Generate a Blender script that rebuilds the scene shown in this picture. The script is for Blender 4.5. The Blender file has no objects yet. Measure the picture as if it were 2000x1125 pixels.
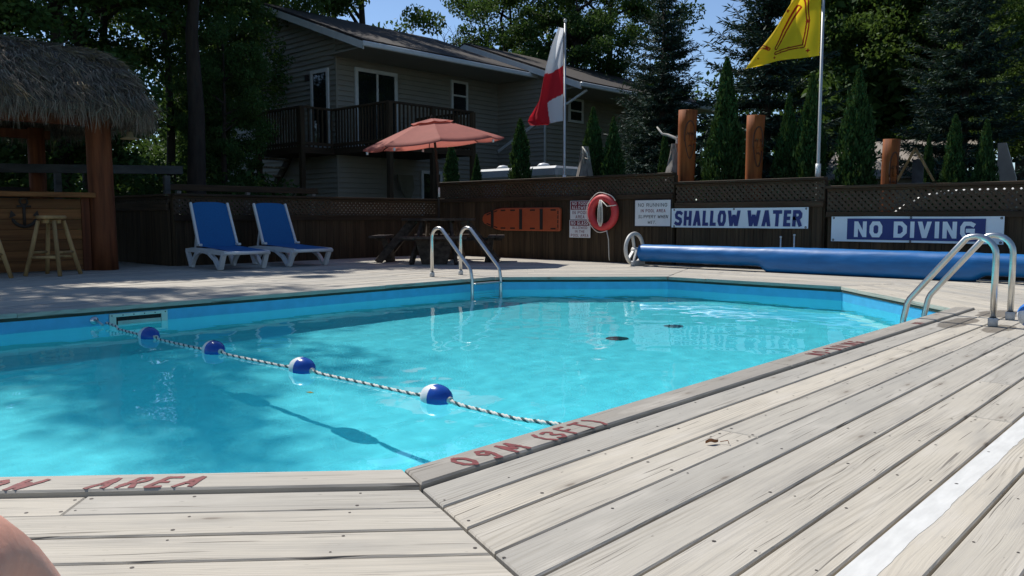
import bpy, math, random
import numpy as np
from mathutils import Vector, Matrix, noise

random.seed(7)
RNG = np.random.default_rng(7)
SC = bpy.context.scene
COL = SC.collection
R = math.radians

# ------------------------------------------------------------------ camera
# world axes follow the pool: Y runs along its long sides, deck top is z = 0
cam = bpy.data.cameras.new('camera')
cam.sensor_width = 36.0
cam.lens = 28.8
cam.clip_start = 0.05
cam.clip_end = 900
cam_o = bpy.data.objects.new('camera', cam)
COL.objects.link(cam_o)
cam_o.location = (4.57, -4.5, 0.75)
cam_o.rotation_euler = (R(90 - 4.91), 0, R(43))
SC.camera = cam_o

# ------------------------------------------------------------------ sky, sun, exposure
SUN_EL, SUN_AZ = 53.0, 84.0            # azimuth: degrees to the left of +Y
W = bpy.data.worlds.new('World')
SC.world = W
W.use_nodes = True
wn = W.node_tree
sky = wn.nodes.new('ShaderNodeTexSky')
sky.sky_type = 'NISHITA'
sky.sun_disc = False
sky.sun_elevation = R(SUN_EL)
sky.sun_rotation = R(-SUN_AZ)
sky.air_density = 0.8
sky.dust_density = 0.05
sky.ozone_density = 3.0
wn.links.new(sky.outputs[0], wn.nodes['Background'].inputs[0])
wn.nodes['Background'].inputs[1].default_value = 0.12
sl = bpy.data.lights.new('sun', 'SUN')
sl.energy = 5.0
sl.angle = R(0.53)
sl.color = (1.0, 0.955, 0.89)
sl.cycles.is_caustics_light = True
sun = bpy.data.objects.new('sun', sl)
COL.objects.link(sun)
sdir = Vector((-math.sin(R(SUN_AZ)) * math.cos(R(SUN_EL)), math.cos(R(SUN_AZ)) * math.cos(R(SUN_EL)), math.sin(R(SUN_EL))))
sun.rotation_euler = sdir.to_track_quat('Z', 'Y').to_euler()
sun.location = (0, 0, 30)
SC.view_settings.view_transform = 'Standard'
SC.view_settings.look = 'None'
SC.view_settings.gamma = 1
SC.view_settings.use_curve_mapping = False
SC.view_settings.exposure = 0.15
SC.render.engine = 'CYCLES'
SC.cycles.use_denoising = True
SC.cycles.max_bounces = 10
SC.cycles.diffuse_bounces = 6
SC.cycles.transmission_bounces = 6
SC.cycles.sample_clamp_indirect = 4

# ------------------------------------------------------------------ helpers
def V3(*a): return Vector(a)

class MB:
    """collects shapes, builds ONE mesh object"""
    def __init__(s): s.v = []; s.f = []; s.sm = []; s.uv = {}; s.tint = {}
    def add(s, vs, fs, smooth=False):
        b = len(s.v); s.v += [tuple(p) for p in vs]
        for f in fs: s.f.append([b + i for i in f]); s.sm.append(smooth)
        return s
    def box(s, c, d, rot=None, ch=0):
        x, y, z = d[0] / 2, d[1] / 2, d[2] / 2
        if ch <= 0:
            p = [(-x, -y, -z), (x, -y, -z), (x, y, -z), (-x, y, -z), (-x, -y, z), (x, -y, z), (x, y, z), (-x, y, z)]
            fs = [(3, 2, 1, 0), (4, 5, 6, 7), (0, 1, 5, 4), (1, 2, 6, 5), (2, 3, 7, 6), (3, 0, 4, 7)]
        else:
            p = []
            for sx in (-1, 1):
                for sy in (-1, 1):
                    for sz in (-1, 1):
                        p += [(sx * (x - ch), sy * (y - ch), sz * z), (sx * (x - ch), sy * y, sz * (z - ch)), (sx * x, sy * (y - ch), sz * (z - ch))]
            k = lambda a, b, c_, t: ((a * 2 + b) * 2 + c_) * 3 + t
            fs = []
            for c_ in (0, 1): fs.append([k(0, 0, c_, 0), k(1, 0, c_, 0), k(1, 1, c_, 0), k(0, 1, c_, 0)][::1 if c_ else -1])
            for b in (0, 1): fs.append([k(0, b, 0, 1), k(1, b, 0, 1), k(1, b, 1, 1), k(0, b, 1, 1)][::-1 if b else 1])
            for a in (0, 1): fs.append([k(a, 0, 0, 2), k(a, 1, 0, 2), k(a, 1, 1, 2), k(a, 0, 1, 2)][::1 if a else -1])
            for b in (0, 1):
                for c_ in (0, 1): fs.append([k(0, b, c_, 0), k(1, b, c_, 0), k(1, b, c_, 1), k(0, b, c_, 1)])
            for a in (0, 1):
                for c_ in (0, 1): fs.append([k(a, 0, c_, 0), k(a, 1, c_, 0), k(a, 1, c_, 2), k(a, 0, c_, 2)])
            for a in (0, 1):
                for b in (0, 1): fs.append([k(a, b, 0, 1), k(a, b, 1, 1), k(a, b, 1, 2), k(a, b, 0, 2)])
            for a in (0, 1):
                for b in (0, 1):
                    for c_ in (0, 1): fs.append([k(a, b, c_, 0), k(a, b, c_, 1), k(a, b, c_, 2)])
        if rot is not None: p = [rot @ Vector(q) for q in p]
        return s.add([(q[0] + c[0], q[1] + c[1], q[2] + c[2]) for q in p], fs)
    def beam(s, p0, p1, w, h, up=(0, 0, 1), ch=0):
        p0, p1 = Vector(p0), Vector(p1); d = p1 - p0; L = d.length; d.normalize()
        u = Vector(up)
        if abs(d.dot(u)) > .98: u = Vector((1, 0, 0))
        sd = d.cross(u).normalized(); u = sd.cross(d)
        m = Matrix((d, sd, u)).transposed()
        return s.box((p0 + p1) / 2, (L, w, h), m, ch)
    def tube(s, pts, r, n=8, closed=False, caps=True):
        pts = [Vector(p) for p in pts]; N = len(pts)
        rs = r if isinstance(r, (list, tuple)) else [r] * N
        vs = []; prev = None
        for i, p in enumerate(pts):
            a = pts[(i - 1) % N] if closed or i > 0 else p
            b = pts[(i + 1) % N] if closed or i < N - 1 else p
            d = (b - a).normalized()
            if prev is None:
                u = d.cross(Vector((0, 0, 1)))
                if u.length < .05: u = d.cross(Vector((1, 0, 0)))
                u.normalize()
            else:
                u = (prev - d * prev.dot(d))
                u.normalize()
            prev = u; w = d.cross(u)
            for k in range(n):
                t = 2 * math.pi * k / n
                vs.append(p + (u * math.cos(t) + w * math.sin(t)) * rs[i])
        fs = []
        for i in range(N if closed else N - 1):
            j = (i + 1) % N
            for k in range(n): fs.append((i * n + k, j * n + k, j * n + (k + 1) % n, i * n + (k + 1) % n))
        s.add(vs, fs, True)
        if caps and not closed:
            b = len(s.v) - N * n
            s.f.append([b + k for k in range(n)]); s.sm.append(False)
            s.f.append([b + (N - 1) * n + k for k in range(n)][::-1]); s.sm.append(False)
        return s
    def lathe(s, prof, n=24, mat=None, smooth=True):
        vs = []
        for (r, z) in prof:
            for k in range(n):
                t = 2 * math.pi * k / n; vs.append(Vector((r * math.cos(t), r * math.sin(t), z)))
        fs = [(i * n + k, i * n + (k + 1) % n, (i + 1) * n + (k + 1) % n, (i + 1) * n + k) for i in range(len(prof) - 1) for k in range(n)]
        if mat is not None: vs = [mat @ v for v in vs]
        return s.add(vs, fs, smooth)
    def prism(s, poly, fn, t0, t1, ch=0):
        """convex 2D polygon extruded from t0 to t1; fn(x, y, t) -> 3D; the t1 side may be chamfered"""
        n = len(poly); b = len(s.v)
        rings = [[fn(x, y, t0) for x, y in poly]]
        if ch:
            rings.append([fn(x, y, t1 - (ch if t1 > t0 else -ch)) for x, y in poly]); rings.append([fn(x, y, t1) for x, y in inset(poly, ch)])
        else: rings.append([fn(x, y, t1) for x, y in poly])
        vs = [q for r in rings for q in r]; m = len(rings)
        fs = [list(range(n))[::-1], [(m - 1) * n + i for i in range(n)]]
        for k in range(m - 1):
            for i in range(n): fs.append((k * n + i, k * n + (i + 1) % n, (k + 1) * n + (i + 1) % n, (k + 1) * n + i))
        return s.add(vs, fs)
    def mesh(s, name, origin=(0, 0, 0)):
        me = bpy.data.meshes.new(name)
        o = origin
        me.from_pydata([(p[0] - o[0], p[1] - o[1], p[2] - o[2]) for p in s.v], [], s.f)
        me.polygons.foreach_set('use_smooth', s.sm)
        me.update()
        return me
    def build(s, name, mat, parent=None, local=False):
        o = tuple(parent.location) if (parent is not None and not local) else (0, 0, 0)
        return obj(name, s.mesh(name, o), mat, parent)

def inset(poly, d):
    n = len(poly); out = []
    cx = sum(p[0] for p in poly) / n; cy = sum(p[1] for p in poly) / n
    for i in range(n):
        p0, p1, p2 = poly[i - 1], poly[i], poly[(i + 1) % n]
        def nrm(a, b):
            dx, dy = b[0] - a[0], b[1] - a[1]; L = math.hypot(dx, dy) or 1e-9
            nx, ny = -dy / L, dx / L
            if (cx - a[0]) * nx + (cy - a[1]) * ny < 0: nx, ny = -nx, -ny
            return nx, ny
        a, b = nrm(p0, p1), nrm(p1, p2)
        k = 1 + a[0] * b[0] + a[1] * b[1]
        if k < .15: k = .15
        out.append((p1[0] + d * (a[0] + b[0]) / k, p1[1] + d * (a[1] + b[1]) / k))
    return out

def clip(poly, a, b, c):
    """keep the part of a convex polygon with a*x + b*y <= c"""
    out = []
    for i in range(len(poly)):
        p, q = poly[i], poly[(i + 1) % len(poly)]
        dp, dq = a * p[0] + b * p[1] - c, a * q[0] + b * q[1] - c
        if dp <= 0: out.append(p)
        if (dp < 0 < dq) or (dq < 0 < dp):
            t = dp / (dp - dq); out.append((p[0] + t * (q[0] - p[0]), p[1] + t * (q[1] - p[1])))
    return out

def cliprect(poly, x0, x1, y0, y1):
    for a, b, c in ((1, 0, x1), (-1, 0, -x0), (0, 1, y1), (0, -1, -y0)):
        if len(poly) < 3: return []
        poly = clip(poly, a, b, c)
    return poly if len(poly) >= 3 else []

def obj(name, me, mat, parent=None, loc=None):
    o = bpy.data.objects.new(name, me); COL.objects.link(o)
    if mat is not None and not me.materials: me.materials.append(mat)
    if parent is not None: o.parent = parent
    if loc is not None: o.location = loc
    return o

def tag(o, label, cat, group=None):
    o['label'] = label; o['category'] = cat
    if group: o['group'] = group
    return o

def thing(name, label, cat, loc=(0, 0, 0), rz=0, group=None):
    o = bpy.data.objects.new(name, None); COL.objects.link(o)
    o.location = loc; o.rotation_euler = (0, 0, rz); o.empty_display_size = .1
    return tag(o, label, cat, group)

def struct(o): o['kind'] = 'structure'; return o
def stuff(o): o['kind'] = 'stuff'; return o

def copy_tree(o, parent=None):
    c = o.copy(); COL.objects.link(c); c.parent = parent
    for ch in o.children: copy_tree(ch, c)
    return c

# ------------------------------------------------------------------ materials
def nodes(name):
    m = bpy.data.materials.new(name); m.use_nodes = True
    return m, m.node_tree.nodes, m.node_tree.links, m.node_tree.nodes['Principled BSDF']

def mix(ns, ls, fac, a, b, mode='MIX'):
    n = ns.new('ShaderNodeMix'); n.data_type = 'RGBA'; n.blend_type = mode
    for sock, val in ((0, fac), (6, a), (7, b)):
        if hasattr(val, 'is_linked') or hasattr(val, 'links'): ls.new(val, n.inputs[sock])
        elif sock == 0: n.inputs[0].default_value = val
        else: n.inputs[sock].default_value = (*val, 1) if len(val) == 3 else val
    return n.outputs[2]

def mth(ns, ls, op, a, b=None, c=None):
    n = ns.new('ShaderNodeMath'); n.operation = op
    for i, val in enumerate((a, b, c)):
        if val is None: continue
        if hasattr(val, 'links'): ls.new(val, n.inputs[i])
        else: n.inputs[i].default_value = val
    return n.outputs[0]

def ramp(ns, ls, x, a, b):
    n = ns.new('ShaderNodeMapRange'); ls.new(x, n.inputs[0])
    n.inputs[1].default_value = a; n.inputs[2].default_value = b
    return n.outputs[0]

def noise_tex(ns, ls, vec, scale=1, detail=3, rough=.55, dist=0):
    n = ns.new('ShaderNodeTexNoise')
    n.inputs['Scale'].default_value = scale; n.inputs['Detail'].default_value = detail
    n.inputs['Roughness'].default_value = rough; n.inputs['Distortion'].default_value = dist
    if vec is not None: ls.new(vec, n.inputs['Vector'])
    return n.outputs['Fac']

def scaled(ns, ls, vec, s, off=None):
    n = ns.new('ShaderNodeVectorMath'); n.operation = 'MULTIPLY'; ls.new(vec, n.inputs[0]); n.inputs[1].default_value = s
    if off is None: return n.outputs[0]
    m = ns.new('ShaderNodeVectorMath'); m.operation = 'ADD'; ls.new(n.outputs[0], m.inputs[0]); ls.new(off, m.inputs[1])
    return m.outputs[0]

def mat(name, col, rough=.6, metal=0.0, amt=.12, scale=(6, 6, 6), bump=0.0, rnd=0.0, spec=.5, trans=0.0, coat=0.0, col2=None):
    m, ns, ls, b = nodes(name)
    tc = ns.new('ShaderNodeTexCoord'); oi = ns.new('ShaderNodeObjectInfo')
    off = ns.new('ShaderNodeCombineXYZ')
    k = mth(ns, ls, 'MULTIPLY', oi.outputs['Random'], 37.0)
    for i in range(3): ls.new(k, off.inputs[i])
    f = noise_tex(ns, ls, scaled(ns, ls, tc.outputs['Object'], scale, off.outputs[0]), 1, 5)
    lo = tuple(c * (1 - amt) for c in col); hi = tuple(min(1, c * (1 + amt)) for c in (col2 or col))
    c = mix(ns, ls, ramp(ns, ls, f, .3, .7), lo, hi)
    if rnd:
        g = mth(ns, ls, 'MULTIPLY_ADD', oi.outputs['Random'], 2 * rnd, 1 - rnd)
        cc = ns.new('ShaderNodeCombineXYZ')
        for i in range(3): ls.new(g, cc.inputs[i])
        c = mix(ns, ls, 1.0, c, cc.outputs[0], 'MULTIPLY')
    ls.new(c, b.inputs['Base Color'])
    b.inputs['Roughness'].default_value = rough; b.inputs['Metallic'].default_value = metal
    b.inputs['Specular IOR Level'].default_value = spec
    b.inputs['Coat Weight'].default_value = coat
    if bump:
        bp = ns.new('ShaderNodeBump'); bp.inputs['Strength'].default_value = bump; bp.inputs['Distance'].default_value = .01
        ls.new(f, bp.inputs['Height']); ls.new(bp.outputs[0], b.inputs['Normal'])
    if trans:
        t = ns.new('ShaderNodeBsdfTranslucent'); ls.new(c, t.inputs[0])
        mx = ns.new('ShaderNodeMixShader'); mx.inputs[0].default_value = trans
        ls.new(b.outputs[0], mx.inputs[1]); ls.new(t.outputs[0], mx.inputs[2])
        ls.new(mx.outputs[0], ns['Material Output'].inputs[0])
    return m

def leaf_mat(name, a, b_, trans=.25, rough=.6):
    m, ns, ls, b = nodes(name)
    g = ns.new('ShaderNodeNewGeometry')
    c = mix(ns, ls, g.outputs['Random Per Island'], a, b_)
    ls.new(c, b.inputs['Base Color']); b.inputs['Roughness'].default_value = rough; b.inputs['Specular IOR Level'].default_value = .12
    t = ns.new('ShaderNodeBsdfTranslucent'); ls.new(mix(ns, ls, .5, c, (.10, .16, .02)), t.inputs[0])
    mx = ns.new('ShaderNodeMixShader'); mx.inputs[0].default_value = trans
    ls.new(b.outputs[0], mx.inputs[1]); ls.new(t.outputs[0], mx.inputs[2])
    ls.new(mx.outputs[0], ns['Material Output'].inputs[0])
    return m

def deck_mat():
    """weathered grey softwood; UV u runs along the board in metres, v across; 'tint' differs board by board"""
    m, ns, ls, b = nodes('weathered_deck_wood')
    uv = ns.new('ShaderNodeUVMap'); uv.uv_map = 'UVMap'
    at = ns.new('ShaderNodeAttribute'); at.attribute_name = 'tint'
    V = uv.outputs[0]
    warp = noise_tex(ns, ls, scaled(ns, ls, V, (1.3, 9, 1)), 1, 2)
    sep = ns.new('ShaderNodeSeparateXYZ'); ls.new(V, sep.inputs[0])
    v2 = mth(ns, ls, 'MULTIPLY_ADD', warp, .05, sep.outputs[1])
    cb = ns.new('ShaderNodeCombineXYZ'); ls.new(sep.outputs[0], cb.inputs[0]); ls.new(v2, cb.inputs[1])
    G = cb.outputs[0]
    grain = noise_tex(ns, ls, scaled(ns, ls, G, (1.1, 75, 1)), 1, 4, .6)
    fine = noise_tex(ns, ls, scaled(ns, ls, G, (5, 300, 1)), 1, 2)
    blot = noise_tex(ns, ls, scaled(ns, ls, V, (2.2, 9, 1)), 1, 4)
    crack = noise_tex(ns, ls, scaled(ns, ls, G, (2.2, 120, 1)), 1, 1.5)
    base = mix(ns, ls, ramp(ns, ls, at.outputs['Fac'], 0, 1), (.37, .352, .312), (.51, .465, .385))
    base = mix(ns, ls, ramp(ns, ls, at.outputs['Fac'], 0, -1), base, (.20, .175, .148))
    base = mix(ns, ls, mth(ns, ls, 'MULTIPLY', ramp(ns, ls, grain, .45, .80), .30), base, (.27, .25, .22))
    base = mix(ns, ls, mth(ns, ls, 'MULTIPLY', ramp(ns, ls, fine, .5, .8), .30), base, (.21, .198, .178))
    base = mix(ns, ls, mth(ns, ls, 'MULTIPLY', ramp(ns, ls, blot, .52, .74), .45), base, (.27, .26, .24))
    base = mix(ns, ls, mth(ns, ls, 'MULTIPLY', ramp(ns, ls, blot, .46, .3), .45), base, (.55, .515, .455))
    base = mix(ns, ls, mth(ns, ls, 'MULTIPLY', ramp(ns, ls, crack, .65, .69), .75), base, (.10, .088, .075))
    ringv = noise_tex(ns, ls, scaled(ns, ls, V, (.75, 7, 1)), 1, 1.5)
    ph = mth(ns, ls, 'MULTIPLY', mth(ns, ls, 'MULTIPLY_ADD', ringv, .16, sep.outputs[1]), 460.0)
    ring = ramp(ns, ls, mth(ns, ls, 'SINE', ph), .1, 1.0)
    msk = ramp(ns, ls, noise_tex(ns, ls, scaled(ns, ls, V, (1.0, 5, 1)), 1, 2), .42, .62)
    base = mix(ns, ls, mth(ns, ls, 'MULTIPLY', mth(ns, ls, 'MULTIPLY', ring, msk), .40), base, (.215, .190, .150))
    weath = noise_tex(ns, ls, scaled(ns, ls, V, (.9, 26, 1)), 1, 6, .7)
    base = mix(ns, ls, mth(ns, ls, 'MULTIPLY', ramp(ns, ls, weath, .53, .70), .5), base, (.22, .208, .19))
    speck = noise_tex(ns, ls, scaled(ns, ls, V, (22, 70, 1)), 1, 2)
    base = mix(ns, ls, mth(ns, ls, 'MULTIPLY', ramp(ns, ls, speck, .70, .78), .6), base, (.11, .095, .08))
    # knots
    vo = ns.new('ShaderNodeTexVoronoi'); vo.voronoi_dimensions = '2D'; vo.inputs['Scale'].default_value = 1; vo.inputs['Randomness'].default_value = 1
    ls.new(scaled(ns, ls, V, (1.0, 3.4, 1)), vo.inputs['Vector'])
    wob = mth(ns, ls, 'MULTIPLY_ADD', fine, .04, vo.outputs['Distance'])
    kn = ramp(ns, ls, wob, .048, .032)
    halo = ramp(ns, ls, wob, .13, .04)
    base = mix(ns, ls, mth(ns, ls, 'MULTIPLY', halo, .35), base, (.19, .165, .135))
    base = mix(ns, ls, mth(ns, ls, 'MULTIPLY', kn, .6), base, (.12, .092, .068))
    # splash-wet patches beside the near ladder
    ge = ns.new('ShaderNodeNewGeometry'); sp = ns.new('ShaderNodeSeparateXYZ'); ls.new(ge.outputs['Position'], sp.inputs[0])
    wn_ = noise_tex(ns, ls, scaled(ns, ls, ge.outputs['Position'], (7, 4, 1)), 1, 3)
    wet = None
    for (cx, cy, rx, ry) in ((2.93, 1.95, .10, .42), (3.22, 1.82, .09, .28), (3.02, 2.75, .16, .35)):
        dx = mth(ns, ls, 'POWER', mth(ns, ls, 'DIVIDE', mth(ns, ls, 'SUBTRACT', sp.outputs[0], cx), rx), 2)
        dy = mth(ns, ls, 'POWER', mth(ns, ls, 'DIVIDE', mth(ns, ls, 'SUBTRACT', sp.outputs[1], cy), ry), 2)
        d = mth(ns, ls, 'ADD', mth(ns, ls, 'ADD', dx, dy), mth(ns, ls, 'MULTIPLY', wn_, 1.6))
        k = ramp(ns, ls, d, 1.75, 1.55)
        wet = k if wet is None else mth(ns, ls, 'MAXIMUM', wet, k)
    base = mix(ns, ls, mth(ns, ls, 'MULTIPLY', wet, .6), base, (.10, .075, .05))
    ls.new(base, b.inputs['Base Color'])
    b.inputs['Specular IOR Level'].default_value = .25
    ro = mth(ns, ls, 'MULTIPLY_ADD', wet, -.4, .78); ls.new(ro, b.inputs['Roughness'])
    bp = ns.new('ShaderNodeBump'); bp.inputs['Strength'].default_value = .35; bp.inputs['Distance'].default_value = .003
    hh = mth(ns, ls, 'SUBTRACT', mth(ns, ls, 'MULTIPLY_ADD', grain, -.6, fine), mth(ns, ls, 'MULTIPLY', ramp(ns, ls, crack, .68, .73), 1.2))
    ls.new(hh, bp.inputs['Height']); ls.new(bp.outputs[0], b.inputs['Normal'])
    return m

def wood(name, c0, c1, along='z', freq=28, rnd=.25, rough=.75):
    s = {'x': (1.2, freq, freq), 'y': (freq, 1.2, freq), 'z': (freq, freq, 1.2)}[along]
    return mat(name, c0, rough, 0, .25, s, .25, rnd, .25, col2=c1)

M_DECK = deck_mat()
M_FENCE = wood('brown_stained_fence_wood', (.036, .025, .014), (.060, .041, .023), 'z')
M_RAIL = wood('brown_fence_rail_wood', (.034, .023, .014), (.055, .036, .021), 'x')
M_RAILY = wood('brown_rail_wood', (.034, .023, .014), (.055, .036, .021), 'y')
M_LATT = mat('brown_lattice_wood', (.055, .036, .020), .75, 0, .2, (9, 9, 9))
M_TRIM = mat('mossy_shaded_edge_wood', (.030, .040, .028), .8, 0, .5, (3, 3, 30))
M_NAIL = mat('rusted_nail', (.045, .035, .03), .6, .3)
M_RED = mat('worn_red_paint', (.155, .020, .022), .7, 0, .35, (60, 60, 60))
M_WHITEP = mat('worn_white_paint', (.60, .60, .575), .65, 0, .10, (45, 9, 5))
M_STEEL = mat('brushed_steel_tube', (.62, .62, .60), .28, 1.0, .05, (3, 3, 40))
M_WPLAST = mat('white_resin', (.62, .64, .65), .42, 0, .05)
M_BLUEF = mat('blue_sling_fabric', (.007, .125, .36), .75, 0, .12, (60, 60, 60), .1, trans=.15)
M_REEL = mat('blue_bubble_cover', (.003, .125, .37), .45, 0, .15, (3, 14, 14), .35)
M_GREYP = mat('pale_grey_plastic', (.50, .50, .48), .5)
M_ORANGE = mat('orange_plastic_board', (.35, .07, .022), .5, 0, .08)
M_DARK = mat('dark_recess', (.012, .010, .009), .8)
M_RING = mat('red_life_ring_foam', (.55, .045, .05), .55, 0, .08)
M_ROPEW = mat('off_white_rope', (.62, .60, .54), .8, 0, .1, (40, 40, 40))
M_SIGNW = mat('white_sign_plate', (.66, .69, .72), .5, 0, .05)
M_BANNER = mat('pale_banner_vinyl', (.60, .70, .78), .5, 0, .05, (3, 3, 3))
M_INKB = mat('navy_ink', (.012, .028, .16), .55, 0, .05)
M_INKR = mat('maroon_ink', (.16, .012, .03), .55, 0, .05)
M_INKK = mat('black_ink', (.02, .02, .025), .55, 0, .05)
M_CORAL = mat('coral_umbrella_cloth', (.50, .16, .125), .8, 0, .06, trans=.45)
M_SIDING = mat('beige_vinyl_siding', (.265, .25, .212), .55, 0, .06, (2, 2, 2))
M_FASCIA = mat('white_fascia', (.60, .62, .62), .5, 0, .06)
M_SHINGLE = mat('brown_asphalt_shingle', (.028, .020, .015), .9, 0, .45, (9, 9, 30), .4)
M_GLASS = mat('dark_window_glass', (.012, .016, .018), .06, 0, .1)
M_CEDARP = wood('reddish_cedar_log', (.150, .040, .010), (.235, .070, .017), 'z', 14)
M_POST = wood('dark_cedar_log', (.10, .032, .013), (.16, .052, .020), 'z', 14)
M_CARVE = mat('carved_groove', (.065, .022, .010), .8)
M_BARW = wood('orange_pine_plank', (.115, .048, .016), (.19, .082, .027), 'y', 16)
M_STOOL = wood('peeled_pine_pole', (.30, .185, .075), (.40, .26, .115), 'z', 10)
M_THATCH = leaf_mat('grey_brown_thatch', (.11, .09, .072), (.33, .28, .215), .1, .9)
M_THATCHB = mat('thatch_underlayer', (.085, .07, .055), .95, 0, .4, (20, 20, 4), .6)
M_GREYW = wood('grey_driftwood', (.16, .145, .13), (.27, .25, .225), 'z', 20)
M_GREYB = wood('grey_painted_beam', (.05, .053, .056), (.075, .078, .082), 'y', 8)
M_BARK = mat('dark_bark', (.030, .022, .016), .9, 0, .4, (14, 14, 3), .6)
M_LEAFD = leaf_mat('broad_leaf_dark', (.030, .070, .022), (.066, .130, .036), .32)
M_LEAFL = leaf_mat('broad_leaf_light', (.048, .090, .022), (.095, .155, .036), .36)
M_NEEDLE = leaf_mat('blue_spruce_needle', (.013, .033, .028), (.040, .078, .062), .06)
M_CEDAR = leaf_mat('cedar_scale_leaf', (.016, .046, .016), (.042, .094, .028), .15)
M_SKIN = mat('skin', (.60, .31, .23), .5, 0, .04, (60, 60, 60), .12)
M_CLOTH = mat('navy_shorts_cloth', (.03, .04, .08), .85)
M_ROOFT = mat('grey_tin_roof', (.24, .21, .18), .6, 0, .15)
M_TUB = mat('pale_grey_vinyl_cover', (.42, .44, .45), .6, 0, .12, (4, 4, 4), .2)

# ground: dark soil and grass mixed by noise
m, ns, ls, b = nodes('dark_grass_and_soil')
g = ns.new('ShaderNodeNewGeometry')
n1 = noise_tex(ns, ls, g.outputs['Position'], .7, 6); n2 = noise_tex(ns, ls, g.outputs['Position'], 14, 3)
c = mix(ns, ls, ramp(ns, ls, n1, .4, .6), (.045, .036, .022), (.035, .060, .018))
ls.new(mix(ns, ls, mth(ns, ls, 'MULTIPLY', n2, .6), c, (.02, .025, .01)), b.inputs['Base Color']); b.inputs['Roughness'].default_value = .95
M_GROUND = m

# ------------------------------------------------------------------ pool outline
PV = [(2.745, -3.0), (2.665, 2.94), (1.108, 4.52), (-1.108, 4.52), (-2.675, 2.95), (-2.675, -2.95), (-1.108, -4.52), (1.30, -4.52)]
NP = len(PV)
def enorm(i):
    a, b_ = PV[i], PV[(i + 1) % NP]
    dx, dy = b_[0] - a[0], b_[1] - a[1]; L = math.hypot(dx, dy)
    return (dy / L, -dx / L), (dx / L, dy / L), L
def corner(i, d):
    n0, _, _ = enorm((i - 1) % NP); n1_, _, _ = enorm(i)
    k = 1 + n0[0] * n1_[0] + n0[1] * n1_[1]
    return (PV[i][0] + d * (n0[0] + n1_[0]) / k, PV[i][1] + d * (n0[1] + n1_[1]) / k)
WATER_Z, FLOOR_Z = -.162, -1.12

# ground: one sheet to the horizon with the pool hole cut out
mb = MB()
inner = [(corner(i, .03)[0], corner(i, .03)[1], -.32) for i in range(NP)]
outer = [(x * 160 / max(abs(x), abs(y)), y * 160 / max(abs(x), abs(y)), -.32) for x, y, _ in inner]
mb.add(inner + outer, [(i, (i + 1) % NP, NP + (i + 1) % NP, NP + i)[::-1] for i in range(NP)])
struct(mb.build('ground', M_GROUND))

# pool shell
def liner(name, wallcol, amt, below=None):
    m, ns, ls, b = nodes(name)
    g = ns.new('ShaderNodeNewGeometry')
    f = noise_tex(ns, ls, g.outputs['Position'], 9, 4)
    f2 = noise_tex(ns, ls, g.outputs['Position'], 1.3, 3)
    c = mix(ns, ls, ramp(ns, ls, f, .3, .7), tuple(k * (1 - amt) for k in wallcol), tuple(k * (1 + amt) for k in wallcol))
    c = mix(ns, ls, mth(ns, ls, 'MULTIPLY', f2, .25), c, tuple(k * .8 for k in wallcol))
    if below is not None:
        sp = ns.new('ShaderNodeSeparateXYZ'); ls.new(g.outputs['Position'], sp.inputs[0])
        c = mix(ns, ls, ramp(ns, ls, sp.outputs[2], -.168, -.174), c, below)  # aqua liner tone below the waterline also paints in light scattered there
    ls.new(c, b.inputs['Base Color']); b.inputs['Roughness'].default_value = .45
    return m
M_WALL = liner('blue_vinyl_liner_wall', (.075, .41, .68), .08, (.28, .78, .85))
M_FLOOR = liner('aqua_vinyl_liner_floor', (.33, .80, .87), .05)
pool = bpy.data.objects.new('pool', None); COL.objects.link(pool); struct(pool)
mb = MB()
top = [(p[0], p[1], -.045) for p in PV]; bot = [(p[0], p[1], FLOOR_Z) for p in PV]
mb.add(top + bot, [(i, (i + 1) % NP, NP + (i + 1) % NP, NP + i) for i in range(NP)])
ot = [(*corner(i, .025), -.045) for i in range(NP)]; ob = [(*corner(i, .025), FLOOR_Z - .03) for i in range(NP)]
mb.add(ot + ob, [(i, (i + 1) % NP, NP + (i + 1) % NP, NP + i)[::-1] for i in range(NP)])
mb.add(top + ot, [(i, (i + 1) % NP, NP + (i + 1) % NP, NP + i)[::-1] for i in range(NP)])
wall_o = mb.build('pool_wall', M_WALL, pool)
mb = MB(); mb.add(bot, [list(range(NP))]); floor_o = mb.build('pool_floor', M_FLOOR, pool)
for o in (wall_o, floor_o): o.cycles.is_caustics_receiver = True
# bottom drains
for k, (x, y) in enumerate(((.33, 1.41), (.32, 2.36))):
    mb = MB(); mb.lathe([(0, .02), (.085, .018), (.105, .004)], 20)
    d = mb.build('drain', mat('dark_drain_cover' + 'ab'[k], (.02, .05, .06), .5), pool, True); d.location = (x, y, FLOOR_Z)
    d.cycles.is_caustics_receiver = True

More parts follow.
